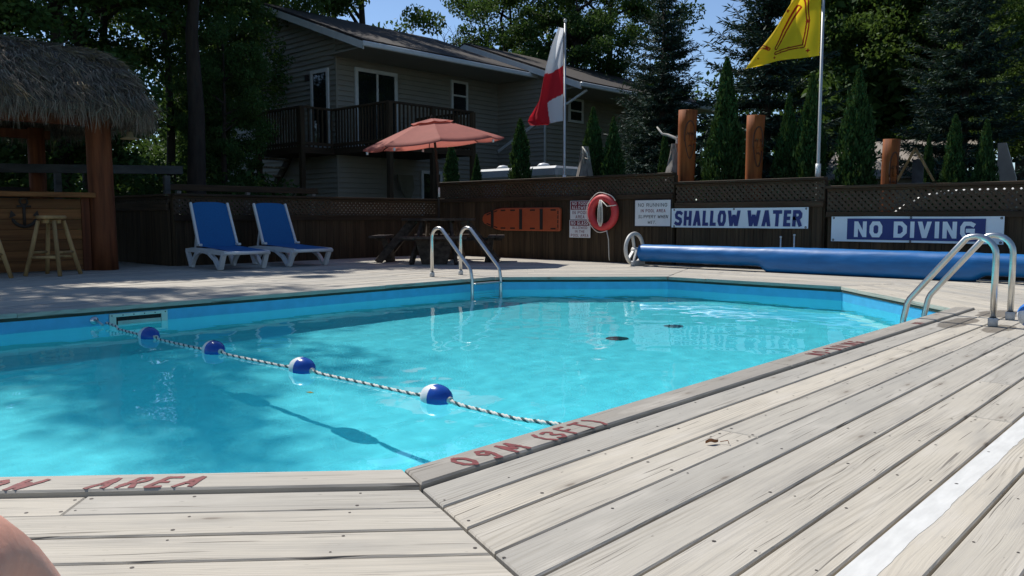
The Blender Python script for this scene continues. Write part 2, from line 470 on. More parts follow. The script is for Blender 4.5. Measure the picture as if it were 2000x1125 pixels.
# water: rippled surface
def in_pool(x, y, d=0):
    for i in range(NP):
        n_, t_, L = enorm(i)
        if (x - PV[i][0]) * n_[0] + (y - PV[i][1]) * n_[1] > d: return False
    return True
def ripple(x, y):
    return (.0042 * noise.noise(Vector((x * 1.25 + 3, y * 1.0, 0))) + .0022 * noise.noise(Vector((x * 2.6 + y * .8, y * 2.4, 4)))
            + .0012 * noise.noise(Vector((x * 6.3, y * 5.7 + x, 9))) + .0004 * noise.noise(Vector((x * 15, y * 14, 2))))
mb = MB(); st = .032
nx, ny = int(5.5 / st), int(9.2 / st)
grid = {}
for j in range(ny + 1):
    for i in range(nx + 1):
        x, y = -2.75 + i * st, -4.6 + j * st
        grid[(i, j)] = (x, y)
vid = {}
for j in range(ny):
    for i in range(nx):
        cs = [(i, j), (i + 1, j), (i + 1, j + 1), (i, j + 1)]
        if all(not in_pool(*grid[c_], .0) for c_ in cs): continue
        q = [grid[c_] for c_ in cs]
        ins = [in_pool(*p) for p in q]
        if all(ins):
            ids = []
            for c_ in cs:
                if c_ not in vid: vid[c_] = len(mb.v); mb.v.append((*grid[c_], WATER_Z + ripple(*grid[c_])))
                ids.append(vid[c_])
            mb.f.append(ids); mb.sm.append(True)
        else:
            poly = q
            for e in range(NP):
                n_, t_, L = enorm(e)
                if len(poly) >= 3: poly = clip(poly, n_[0], n_[1], PV[e][0] * n_[0] + PV[e][1] * n_[1] - .0005)
            if len(poly) >= 3:
                b0 = len(mb.v); mb.v += [(p[0], p[1], WATER_Z + ripple(*p)) for p in poly]
                mb.f.append(list(range(b0, b0 + len(poly)))); mb.sm.append(True)
m, ns, ls, b = nodes('pool_water')
b.inputs['Base Color'].default_value = (.36, .935, .97, 1); b.inputs['Roughness'].default_value = 0.0
b.inputs['IOR'].default_value = 1.33; b.inputs['Transmission Weight'].default_value = 1
water = struct(mb.build('water', m)); water.cycles.is_caustics_caster = True

# ------------------------------------------------------------------ deck
deck = bpy.data.objects.new('pool_deck', None); COL.objects.link(deck); struct(deck)
DX0, DX1, DY0, DY1 = -10.6, 6.8, -7.4, 6.72
def set_uv(me, o2, t2, tint, seed):
    uvl = me.uv_layers.new(name='UVMap')
    co = [0.0] * (3 * len(me.vertices)); me.vertices.foreach_get('co', co)
    return uvl
def board_mesh(mb, poly, t, n_, ztop, th, tint, seed, ch=.004):
    """adds one board to mb and records its UVs (u along t)"""
    f0 = len(mb.f)
    mb.prism(poly, lambda x, y, z: (x, y, z), ztop - th, ztop, ch)
    ou, ov = seed * 3.71 % 97, seed * 1.37 % 53
    for fi in range(f0, len(mb.f)):
        mb.tint[fi] = tint
        mb.uv[fi] = [((mb.v[vi][0] * t[0] + mb.v[vi][1] * t[1]) + ou, (mb.v[vi][0] * n_[0] + mb.v[vi][1] * n_[1]) + ov + mb.v[vi][2] * .5) for vi in mb.f[fi]]
def finish(mb, name, material, parent):
    me = mb.mesh(name, (0, 0, 0))
    uvl = me.uv_layers.new(name='UVMap'); arr = []
    for fi in range(len(mb.f)):
        for u in mb.uv[fi]: arr += u
    uvl.data.foreach_set('uv', arr)
    a = me.attributes.new('tint', 'FLOAT', 'FACE'); a.data.foreach_set('value', [mb.tint[i] for i in range(len(mb.f))])
    return obj(name, me, material, parent)
ROW0, PITCH, GAP = .128, .1505, .0075
seed = 0
nails = MB()
def nail(x, y, z=.0012, r=.0031):
    r *= random.uniform(.7, 1.25); n = 6; a0 = random.random() * 6
    nails.add([(x + r * 1.5 * math.cos(a0 + k * 6.283 / n), y + r * 1.5 * math.sin(a0 + k * 6.283 / n), z) for k in range(n)], [list(range(n))])
far = MB()
NEAR = {0: 18, 7: 9, 6: 0}
for i in range(NP):
    n_, t_, L = enorm(i)
    rows = 60
    for k in range(rows):
        d0, d1 = ROW0 + k * PITCH + GAP / 2, ROW0 + (k + 1) * PITCH - GAP / 2
        if i not in (0, 7) and k == 0: d0 = -.012      # far sides: first board runs to the pool edge
        A0, A1, B0, B1 = corner(i, d0), corner(i, d1), corner((i + 1) % NP, d0), corner((i + 1) % NP, d1)
        mg = .005
        poly = [(A0[0] + t_[0] * mg, A0[1] + t_[1] * mg), (B0[0] - t_[0] * mg, B0[1] - t_[1] * mg), (B1[0] - t_[0] * mg, B1[1] - t_[1] * mg), (A1[0] + t_[0] * mg, A1[1] + t_[1] * mg)]
        poly = cliprect(poly, DX0, DX1, DY0, DY1)
        if not poly: continue
        s_ = [p[0] * t_[0] + p[1] * t_[1] for p in poly]; s0, s1 = min(s_), max(s_)
        cuts = []
        x = s0 + random.uniform(1.2, 3.6)
        if i == 0: x = {0: 2.3, 1: .35, 2: -1.95, 3: 1.3, 4: .95, 5: -.35, 6: -1.13, 7: 2.2, 8: .1}.get(k, x)
        if i == 7 and k == 0: x = s1 - .955
        while x < s1 - .5:
            cuts.append(x); x += random.choice((2.44, 3.05, 3.66)) + random.uniform(-.02, .02)
        edges = [s0 - 1] + cuts + [s1 + 1]
        for e in range(len(edges) - 1):
            pc = poly
            if e > 0: pc = clip(pc, -t_[0], -t_[1], -(edges[e] + .002))
            if len(pc) >= 3 and e < len(edges) - 2: pc = clip(pc, t_[0], t_[1], edges[e + 1] - .002)
            if len(pc) < 3: continue
            seed += 1
            tint = random.random()
            zt = random.uniform(-.0025, .0015) if not (i == 0 and k == 7) else 0.0
            near = i in NEAR and k < NEAR[i]
            dest = MB() if near else far
            board_mesh(dest, pc, t_, n_, zt, .038, tint, seed)
            if near:
                finish(dest, 'deck_board', M_DECK, deck)
                # nails at joists and board ends
                ss = [p[0] * t_[0] + p[1] * t_[1] for p in pc]
                xs = [q for q in np.arange(math.ceil(min(ss) / .41) * .41, max(ss), .41)] + [min(ss) + .03, max(ss) - .03]
                base = PV[i][0] * n_[0] + PV[i][1] * n_[1]
                for q in xs:
                    if q < -4.6 or q > 4.5: continue
                    for dd in (d0 + .028, d1 - .028):
                        if random.random() < .30: continue
                        uu = q + random.uniform(-.02, .02); vv = base + dd + random.uniform(-.008, .008)
                        px, py = t_[0] * uu + n_[0] * vv, t_[1] * uu + n_[1] * vv
                        if all((px - a_[0]) * (b_[1] - a_[1]) - (py - a_[1]) * (b_[0] - a_[0]) < 0 for a_, b_ in zip(pc, pc[1:] + pc[:1])) or \
                           all((px - a_[0]) * (b_[1] - a_[1]) - (py - a_[1]) * (b_[0] - a_[0]) > 0 for a_, b_ in zip(pc, pc[1:] + pc[:1])):
                            nail(px, py, zt + .0008)
stuff(finish(far, 'far_deck_boards', M_DECK, deck))
stuff(nails.build('nail_heads', M_NAIL, deck))

# raised coping boards along the near and right edges
KZ = .014
for i, cuts in ((0, (-.62, 1.9)), (7, (-3.55,))):
    n_, t_, L = enorm(i)
    d0, d1 = -.012, ROW0 - .006
    A0, A1, B0, B1 = corner(i, d0), corner(i, d1), corner((i + 1) % NP, d0), corner((i + 1) % NP, d1)
    poly = [(A0[0] + t_[0] * .003, A0[1] + t_[1] * .003), (B0[0] - t_[0] * .003, B0[1] - t_[1] * .003), (B1[0] - t_[0] * .003, B1[1] - t_[1] * .003), (A1[0] + t_[0] * .003, A1[1] + t_[1] * .003)]
    if i == 7: cuts = (PV[7][0] * t_[0] + PV[7][1] * t_[1] + .35,)
    ed = [-99] + list(cuts) + [99]
    for e in range(len(ed) - 1):
        pc = poly
        if e > 0: pc = clip(pc, -t_[0], -t_[1], -(ed[e] + .002))
        if e < len(ed) - 2: pc = clip(pc, t_[0], t_[1], ed[e + 1] - .002)
        mb = MB(); seed += 1
        board_mesh(mb, pc, t_, n_, KZ, .05, -.40 if i == 0 else .45, seed, .006)
        finish(mb, 'coping_board', M_DECK, deck)
# rim under the far deck edges, coloured with algae and painted-in shade, and a pale track on the liner
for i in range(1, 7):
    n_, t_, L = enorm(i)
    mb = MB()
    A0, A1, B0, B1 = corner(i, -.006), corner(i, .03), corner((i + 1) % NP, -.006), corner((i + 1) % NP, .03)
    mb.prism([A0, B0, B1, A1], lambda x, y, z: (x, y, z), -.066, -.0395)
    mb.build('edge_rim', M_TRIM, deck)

# white line painted along one board
mb = MB(); ys = np.arange(-5.4, 1.6, .035)
for j in range(len(ys) - 1):
    w0 = .064 + .006 * noise.noise(Vector((ys[j] * 5, 0, 0))) + .004 * noise.noise(Vector((ys[j] * 21, 3, 0)))
    w1 = .064 + .006 * noise.noise(Vector((ys[j + 1] * 5, 0, 0))) + .004 * noise.noise(Vector((ys[j + 1] * 21, 3, 0)))
    lx = lambda yy: PV[0][0] + (PV[1][0] - PV[0][0]) * (yy - PV[0][1]) / (PV[1][1] - PV[0][1]) + ROW0 + 7 * PITCH + .008
    x0, x1 = lx(ys[j]), lx(ys[j + 1])
    mb.add([(x0, ys[j], .0007), (x0 + w0, ys[j], .0007), (x1 + w1, ys[j + 1], .0007), (x1, ys[j + 1], .0007)], [(0, 1, 2, 3)])
mb.build('painted_line', M_WHITEP, deck)

# hand-painted lettering on the coping (stroke letters, brush width varies)
GL = {'S': [[(.6, .85), (.35, 1), (.08, .85), (.1, .6), (.5, .42), (.6, .2), (.35, 0), (.05, .12)]], 'H': [[(.05, 0), (.08, 1)], [(.55, 0), (.58, 1)], [(.06, .5), (.56, .5)]],
      'A': [[(0, 0), (.32, 1), (.6, 0)], [(.12, .38), (.5, .38)]], 'L': [[(.08, 1), (.05, 0), (.5, .02)]], 'O': [[(.3, 1), (.05, .75), (.03, .3), (.3, 0), (.55, .3), (.55, .75), (.3, 1)]],
      'W': [[(0, 1), (.16, 0), (.33, .7), (.5, 0), (.68, 1)]], 'R': [[(.05, 0), (.08, 1), (.45, .98), (.55, .75), (.4, .52), (.07, .5)], [(.3, .5), (.58, 0)]],
      'E': [[(.55, 1), (.08, 1), (.05, 0), (.55, .02)], [(.07, .52), (.42, .52)]], '0': [[(.3, 1), (.05, .75), (.03, .3), (.3, 0), (.55, .3), (.55, .75), (.3, 1)]],
      '9': [[(.5, .7), (.25, .5), (.05, .7), (.25, 1), (.5, .9), (.5, .5), (.3, 0), (.1, .03)]], 'M': [[(0, 0), (.08, 1), (.32, .3), (.58, 1), (.66, 0)]],
      '(': [[(.3, 1.05), (.1, .75), (.08, .3), (.28, -.05)]], ')': [[(.08, 1.05), (.28, .75), (.3, .3), (.1, -.05)]], '3': [[(.05, .9), (.35, 1), (.52, .78), (.25, .53), (.55, .3), (.32, 0), (.03, .1)]],
      'F': [[(.55, 1), (.08, 1), (.05, 0)], [(.07, .55), (.42, .55)]], 'T': [[(0, 1), (.6, 1)], [(.3, 1), (.28, 0)]], 'N': [[(.03, 0), (.06, 1), (.52, 0), (.55, 1)]],
      'D': [[(.06, 0), (.08, 1), (.4, .9), (.55, .5), (.4, .08), (.06, 0)]], 'I': [[(.15, 0), (.17, 1)]], 'V': [[(0, 1), (.28, 0), (.55, 1)]],
      'G': [[(.55, .85), (.3, 1), (.05, .7), (.06, .25), (.32, 0), (.55, .2), (.55, .48), (.35, .48)]], '-': [[(.1, .5), (.4, .5)]], '.': [[(.1, .02), (.18, .02)]], ' ': []}
def paint(name, text, start, tdir, updir, h, adv, slant=0, w=.014, z=KZ + .0015):
    mb = MB(); x = 0
    for ch in text:
        for ln in GL[ch]:
            pts = []
            for a_, b_ in zip(ln[:-1], ln[1:]):
                for q in range(5): pts.append((a_[0] + (b_[0] - a_[0]) * q / 5, a_[1] + (b_[1] - a_[1]) * q / 5))
            pts.append(ln[-1])
            P = []
            for (px, py) in pts:
                sx = x + (px * .92 + slant * py) * h + random.uniform(-.0012, .0012); sy = py * h + random.uniform(-.0012, .0012)
                P.append(Vector((start[0] + tdir[0] * sx + updir[0] * sy, start[1] + tdir[1] * sx + updir[1] * sy, 0)))
            for q in range(len(P) - 1):
                d = (P[q + 1] - P[q]).normalized(); s = Vector((-d.y, d.x, 0)) * (w * (.42 + .16 * noise.noise(P[q] * 60)))
                e = d * w * .2
                mb.add([(P[q] - e - s) + V3(0, 0, z + q * 2e-5), (P[q] - e + s) + V3(0, 0, z + q * 2e-5), (P[q + 1] + e + s) + V3(0, 0, z + q * 2e-5), (P[q + 1] + e - s) + V3(0, 0, z + q * 2e-5)], [(3, 2, 1, 0)])
        x += adv * h * (.55 if ch in '()I.' else 1)
    return mb.build(name, M_RED, deck)
n7, t7, _ = enorm(7)
def on7(s, d): return (PV[0][0] - t7[0] * s + n7[0] * d, PV[0][1] - t7[1] * s + n7[1] * d)
paint('painted_letters', 'SHALLOW', on7(1.60, .112), t7, (-n7[0], -n7[1]), .082, 1.05, .42, .019)
paint('painted_letters', 'AREA', on7(.86, .112), t7, (-n7[0], -n7[1]), .082, .95, .42, .019)
paint('painted_letters', '09M', (2.858, -2.845), (0, 1), (-1, 0), .092, 1.12, -.1, .020)
paint('painted_letters', '(3FT)', (2.855, -2.47), (0, 1), (-1, 0), .090, .90, -.1, .017)
paint('painted_letters', 'NO-DIVING', (2.822, -.20), (0, 1), (-1, 0), .085, .98, -.1, .017)
paint('painted_letters', 'NO', (2.800, 1.55), (0, 1), (-1, 0), .060, .9, -.1, .012)

# ------------------------------------------------------------------ pool fittings
wall_x = -2.675
sk = MB()
fn = lambda y, z, t: (wall_x + t, y, z)
for (y0, y1, z0, z1) in ((-1.77, -1.27, -.100, -.072), (-1.77, -1.27, -.235, -.195), (-1.77, -1.715, -.195, -.100), (-1.325, -1.27, -.195, -.100)):
    sk.prism([(y0, z0), (y1, z0), (y1, z1), (y0, z1)], fn, .002, .014, .002)
sk_o = sk.build('skimmer_plate', mat('off_white_skimmer', (.62, .66, .58), .45), pool)
mb = MB(); mb.prism([(-1.715, -.195), (-1.325, -.195), (-1.325, -.1), (-1.715, -.1)], fn, .001, .003); mb.build('skimmer_mouth', M_DARK, sk_o)
mb = MB(); mb.prism([(-1.70, -.19), (-1.33, -.19), (-1.33, -.135), (-1.70, -.135)], fn, .0045, .009); mb.build('skimmer_flap', mat('skimmer_flap_plastic', (.45, .50, .45), .5), sk_o)
mb = MB()
for q in range(6):
    y = -1.75 + q * .092
    mb.lathe([(0, .002), (.006, .0)], 6, Matrix.Translation((wall_x + .0145, y, -.086)) @ Matrix.Rotation(R(90), 4, 'Y'))
mb.build('skimmer_screws', M_NAIL, sk_o)

# rope with floats
ROPE_Y = -1.81
rope = thing('lane_rope', 'green flecked white rope strung across the pool between wall anchors', 'rope', (wall_x, ROPE_Y, WATER_Z))
floats_x = [-1.66, -.65, .37, 1.55]
pts = []
def rope_z(x):
    e = min([abs(x - fx) for fx in floats_x])
    if x < -2.3: return WATER_Z + .022 + (-2.3 - x) * .05
    return WATER_Z + .006 + .028 * math.exp(-(e / .11) ** 2) + (.05 * max(0, (x - 2.1) / .6) if x > 2.1 else 0)
xs = np.arange(-2.56, 2.70, .02)
strands = [MB(), MB()]
for s in range(3):
    P = []
    for x in xs:
        ph = x * 2 * math.pi / .075 + s * 2 * math.pi / 3
        yy = ROPE_Y + .05 * math.sin(x * 1.3) * .6 - .03
        P.append((x, yy + .0055 * math.cos(ph), rope_z(x) + .0055 * math.sin(ph)))
    strands[0 if s < 2 else 1].tube(P, .0062, 6)
strands[0].build('white_strand', M_ROPEW, rope)
strands[1].build('dark_strand', mat('dark_teal_strand', (.015, .06, .07), .8), rope)
def float_thing(x, label):
    t = thing('rope_float', label, 'float', (x, ROPE_Y - .03 + .03 * math.sin(x * 1.3), WATER_Z + .017), 0, 'floats on the lane rope')
    mt = Matrix.Rotation(R(90), 4, 'Y')
    prof = [(.012, -.092), (.032, -.084), (.052, -.066), (.063, -.040), (.0675, -.012), (.068, .0)]
    mb = MB(); mb.lathe(prof, 28, mt); mb.build('white_half', M_WPLAST, t, True)
    mb = MB(); mb.lathe([(.0684, .0), (.067, .018), (.062, .042), (.050, .066), (.032, .084), (.013, .093)], 28, mt); mb.build('blue_half', mat('glossy_blue_float', (.010, .065, .33), .22, 0, .04), t, True)
    mb = MB(); mb.lathe([(.0175, .088), (.0175, .104), (.008, .106)], 14, mt); mb.build('end_collar', M_ROPEW, t, True); mb = MB(); mb.lathe([(.0175, -.086), (.0175, -.102), (.008, -.104)], 14, mt); mb.build('end_collar', M_ROPEW, t, True)
    t.rotation_euler = (random.uniform(-.3, .3), random.uniform(-.05, .05), random.uniform(-.12, .12))
for x, lb in zip(floats_x, ('farthest and smallest blue and white float by the skimmer plate', 'second blue and white rope float from the skimmer plate', 'third blue and white float, second nearest on the rope', 'nearest and largest blue and white float close to the painted coping')):
    float_thing(x, lb)
# anchor on the far wall
an = thing('rope_anchor', 'chrome eye anchor plate on the blue pool wall holding the rope', 'anchor', (wall_x, -1.9, -.125))
mb = MB(); mb.lathe([(.0, .008), (.034, .006), (.036, 0)], 18, Matrix.Translation((wall_x + .002, -1.89, -.115)) @ Matrix.Rotation(R(90), 4, 'Y')); mb.build('plate', mat('chrome_plate', (.7, .7, .7), .2, 1.0), an)
mb = MB(); mb.tube([(wall_x + .005, -1.89, -.11), (wall_x + .05, -1.885, -.115), (wall_x + .085, -1.87, -.135), (wall_x + .115, -1.865, -.145)], .011, 8); mb.build('eye_hook', M_STEEL, an)
mb = MB(); mb.prism([(-.02, -.012), (.018, -.01), (.024, .006), (-.012, .012)], lambda x, y, t: (.93 + x, -2.14 + y, WATER_Z + .004 + t), 0, .002)
tag(mb.build('floating_leaf', leaf_mat('yellow_green_leaf', (.25, .22, .04), (.3, .25, .05))), 'small yellow green leaf floating on the water below the rope', 'leaf')

# ladders
def ladder(name, label, x_wall, sgn, y0, y1, xb):
    """rails stand on the deck at x_wall+sgn*xb and drop into the water on the pool side"""
    t = thing(name, label, 'pool ladder', (x_wall + sgn * xb, y0, 0))
    for y in (y0, y1):
        top = .62; r = .13
        P = [(x_wall + sgn * xb, y, .0), (x_wall + sgn * xb, y, top - r)]
        for q in range(1, 9):
            a = q / 8 * R(118)
            P.append((x_wall + sgn * (xb - r + r * math.cos(a)), y, top - r + r * math.sin(a)))
        xi = -.13
        ex, ez = P[-1][0], P[-1][2]
        slope_end = (x_wall + sgn * xi, y, .10)
        for q in (.33, .66, .9): P.append((ex + (slope_end[0] - ex) * q, y, ez + (slope_end[2] - ez) * q))
        for q in (.2, .5, .8, 1.0):
            P.append((slope_end[0] + (x_wall + sgn * (xi + .05) - slope_end[0]) * (1 - q) * .6, y, .145 - .16 * q))
        P += [(x_wall + sgn * xi, y, -.3), (x_wall + sgn * xi, y, -1.0)]
        mb = MB(); mb.tube(P, .0215, 14); mb.build('handrail', M_STEEL, t)
        mb = MB(); mb.lathe([(.030, -.002), (.032, .0), (.032, .052), (.024, .056)], 16, Matrix.Translation((x_wall + sgn * xb, y, 0.002))); mb.build('deck_socket', M_GREYP, t)
    for z in (-.055, -.31, -.56, -.80):
        mb = MB(); mb.box((x_wall - sgn * .135, (y0 + y1) / 2, z), (.07, abs(y1 - y0) - .04, .022), None, .006); mb.build('tread', M_STEEL, t)
    return t
ladder('pool_ladder', 'steel pool ladder across the water in front of the picnic table', -2.675, -1, 2.42, 2.92, .60)
ladder('pool_ladder', 'steel pool ladder at the right near the reel and beach ball', 2.70, 1, 1.91, 2.41, .46)

# beach ball
bx, by = 3.38, 1.96
ball = thing('beach_ball', 'small blue and white ball lying on the deck by the right ladder', 'ball', (bx, by, .002))
bm_b, bm_w = MB(), MB()
r = .088; rot = Matrix.Rotation(R(65), 3, 'X') @ Matrix.Rotation(R(20), 3, 'Y')
for k in range(24):
    dest = bm_b if (k // 4) % 2 == 0 else bm_w
    for j in range(12):
        q = []
        for (a, e) in ((k, j), (k + 1, j), (k + 1, j + 1), (k, j + 1)):
            th, ph = a / 24 * 2 * math.pi, e / 12 * math.pi
            q.append(rot @ Vector((r * math.sin(ph) * math.cos(th), r * math.sin(ph) * math.sin(th), r * math.cos(ph))) + V3(bx, by, r + .002))
        dest.add(q, [(0, 1, 2, 3)], True)
bm_b.build('blue_panels', mat('blue_vinyl_ball', (.02, .17, .55), .3), ball); bm_w.build('white_panels', mat('white_vinyl_ball', (.75, .76, .76), .35), ball)

# debris
mb = MB(); cl = V3(3.235, -2.10, .001)
for q in range(9):
    f0, f1 = q / 9, (q + 1) / 9
    w = lambda f: .012 * math.sin(math.pi * min(1, f * 1.05)) + .001
    pt = lambda f, sd: cl + V3(.026 * f - .012 + sd * w(f) * .5, .038 * f - .015 - sd * w(f) * .8, .003 + .004 * math.sin(f * 4) ** 2 + .009 * abs(sd))
    mb.add([pt(f0, -1), pt(f0, 0), pt(f1, 0), pt(f1, -1)], [(0, 1, 2, 3)], True); mb.add([pt(f0, 0), pt(f0, 1), pt(f1, 1), pt(f1, 0)], [(0, 1, 2, 3)], True)
mb.tube([cl + V3(.018, .028, .006), cl + V3(.04, .04, .012), cl + V3(.05, .03, .004)], .0015, 5)
tag(mb.build('dry_leaf', mat('dry_brown_leaf', (.20, .085, .03), .8)), 'curled dry brown leaf on the sunny deck boards', 'leaf')

# ------------------------------------------------------------------ fences
def lattice(mb, s0, s1, z0, z1, place, off):
    w, pit = .055, .0875
    h = z1 - z0
    for sg, lay in ((1, 0), (-1, 1)):
        q = s0 - h - .2
        while q < s1 + h + .2:
            x0 = q; x1 = q + sg * h
            poly = [(x0, z0), (x0 + w, z0), (x1 + w, z1), (x1, z1)]
            poly = cliprect(poly, s0, s1, z0, z1)
            if poly: mb.prism(poly, lambda a, b_, t: place(a, b_, t), off + lay * .007, off + lay * .007 + .006)
            q += pit
def fence(name, label, axis, pos, s0, s1, top, lat, rail, cap=.05, post=True, group='sections of the brown pool fence'):
    """axis 'x': runs along X at Y=pos, front faces -Y; axis 'y': runs along Y at X=pos, front faces +X. s0..s1 is the run"""
    if axis == 'x':
        place = lambda s, z, t: (s, pos - t, z); base = (s0, pos, 0); mr = M_RAIL
    else:
        place = lambda s, z, t: (pos + t, s, z); base = (pos, s0, 0); mr = M_RAILY
    T = thing(name, label, 'fence', base, 0, group)
    def slab(nm, a0, a1, z0, z1, t0, t1, m_, ch=.003):
        mb = MB(); mb.prism([(a0, z0), (a1, z0), (a1, z1), (a0, z1)], place, t0, t1, ch); return mb.build(nm, m_, T)
    w = .141; s = s0 + .02
    while s < s1 - .04:
        e = min(s + w, s1 - .01)
        slab('fence_board', s, e, -.28, rail[0] + .02, 0, .019 + random.uniform(0, .003), M_FENCE)
        s += w + .004
    slab('rail', s0, s1, rail[0], rail[1], .024, .058, mr)
    slab('lower_rail', s0, s1, lat[1], top - .022, .0, .034, mr)
    slab('cap_rail', s0 - .01, s1 + .01, top - .02, top + .018, -.04, .085, mr, .006)
    mb = MB(); lattice(mb, s0, s1, lat[0], lat[1] + .002, place, .006); stuff(mb.build('lattice', M_LATT, T))
    if post:
        for a in (s0 + .045, s1 - .045):
            slab('post', a - .045, a + .045, -.28, top - .021, -.10, -.012, M_FENCE)
    return T
FY = 6.75
fence('fence_section', 'tallest brown fence section holding the orange rescue board and life ring', 'x', FY, -7.92, -2.42, 1.44, (1.13, 1.385), (1.05, 1.128))
fence('fence_section', 'middle height brown lattice fence section behind the SHALLOW WATER banner', 'x', FY, -2.38, -.02, 1.29, (.985, 1.24), (.90, .983))
fence('fence_section', 'lowest brown lattice fence section behind the NO DIVING banner', 'x', FY, .02, 6.6, 1.165, (.832, 1.11), (.755, .83))
fence('fence_section', 'low brown lattice fence behind the two blue loungers', 'y', -7.92, 1.22, 6.70, 1.105, (.80, 1.05), (.70, .798))
T = fence('fence_section', 'short dark fence return between the bar post and the loungers', 'x', 1.2, -10.5, -7.97, 1.10, (.98, 1.03), (.86, .978))

# added white pipe, gives the sunlit band glimpsed through the lattice holes
P = [(.70, 6.98, .70), (.86, 6.98, .82), (1.02, 6.98, .935), (1.2, 6.98, 1.015), (1.4, 6.98, 1.06), (1.7, 6.98, 1.078), (2.2, 6.98, 1.082), (3.6, 6.98, 1.08)]
mb = MB(); mb.tube([(.66, 6.98, -.32)] + P + [(3.62, 6.98, -.32)], .034, 10)
tag(mb.build('added_pipe_arch', mat('added_white_pipe', (.8, .8, .78), .5)), 'added white curved pipe for the sunlit band behind the lattice above the NO DIVING banner', 'pipe')

# small white pegs on the fence
for k, (x, z, lb) in enumerate(((-.62, .47, 'shorter white peg behind the blue cover roll'), (-.42, .50, 'taller white peg with a knob behind the blue cover roll'))):
    mb = MB(); mb.tube([(x, 6.70, -.0), (x, 6.70, z)], .011, 8); mb.lathe([(.0, .02), (.016, .014), (.018, 0), (.011, -.006)], 10, Matrix.Translation((x, 6.70, z)))
    tag(mb.build('stake_peg', M_WPLAST), lb, 'peg')

# ------------------------------------------------------------------ signs
BG = {'A': [[(0, 0), (.5, 1), (1, 0)], [(.24, .3), (.76, .3)]], 'D': [[(0, 0), (0, 1), (.6, 1), (1, .72), (1, .28), (.6, 0), (0, 0)]], 'E': [[(1, 1), (0, 1), (0, 0), (1, 0)], [(0, .5), (.85, .5)]],
      'F': [[(1, 1), (0, 1), (0, 0)], [(0, .5), (.8, .5)]], 'G': [[(1, .92), (.8, 1), (.22, 1), (0, .74), (0, .26), (.22, 0), (.78, 0), (1, .22), (1, .46), (.55, .46)]], 'H': [[(0, 0), (0, 1)], [(1, 0), (1, 1)], [(0, .5), (1, .5)]],
      'I': [[(.5, 0), (.5, 1)]], 'L': [[(0, 1), (0, 0), (1, 0)]], 'N': [[(0, 0), (0, 1), (1, 0), (1, 1)]], 'O': [[(.22, 0), (0, .26), (0, .74), (.22, 1), (.78, 1), (1, .74), (1, .26), (.78, 0), (.22, 0)]],
      'P': [[(0, 0), (0, 1), (.75, 1), (1, .86), (1, .6), (.75, .45), (0, .45)]], 'R': [[(0, 0), (0, 1), (.75, 1), (1, .86), (1, .64), (.75, .5), (0, .5)], [(.55, .5), (1, 0)]],
      'S': [[(1, .93), (.8, 1), (.22, 1), (0, .80), (.1, .58), (.9, .42), (1, .20), (.78, 0), (.2, 0), (0, .07)]], 'T': [[(0, 1), (1, 1)], [(.5, 1), (.5, 0)]], 'U': [[(0, 1), (0, .24), (.22, 0), (.78, 0), (1, .24), (1, 1)]],
      'V': [[(0, 1), (.5, 0), (1, 1)]], 'W': [[(0, 1), (.24, 0), (.5, .8), (.76, 0), (1, 1)]], 'Y': [[(0, 1), (.5, .48), (1, 1)], [(.5, .48), (.5, 0)]], '.': [[(.4, .0), (.4, .06)]]}
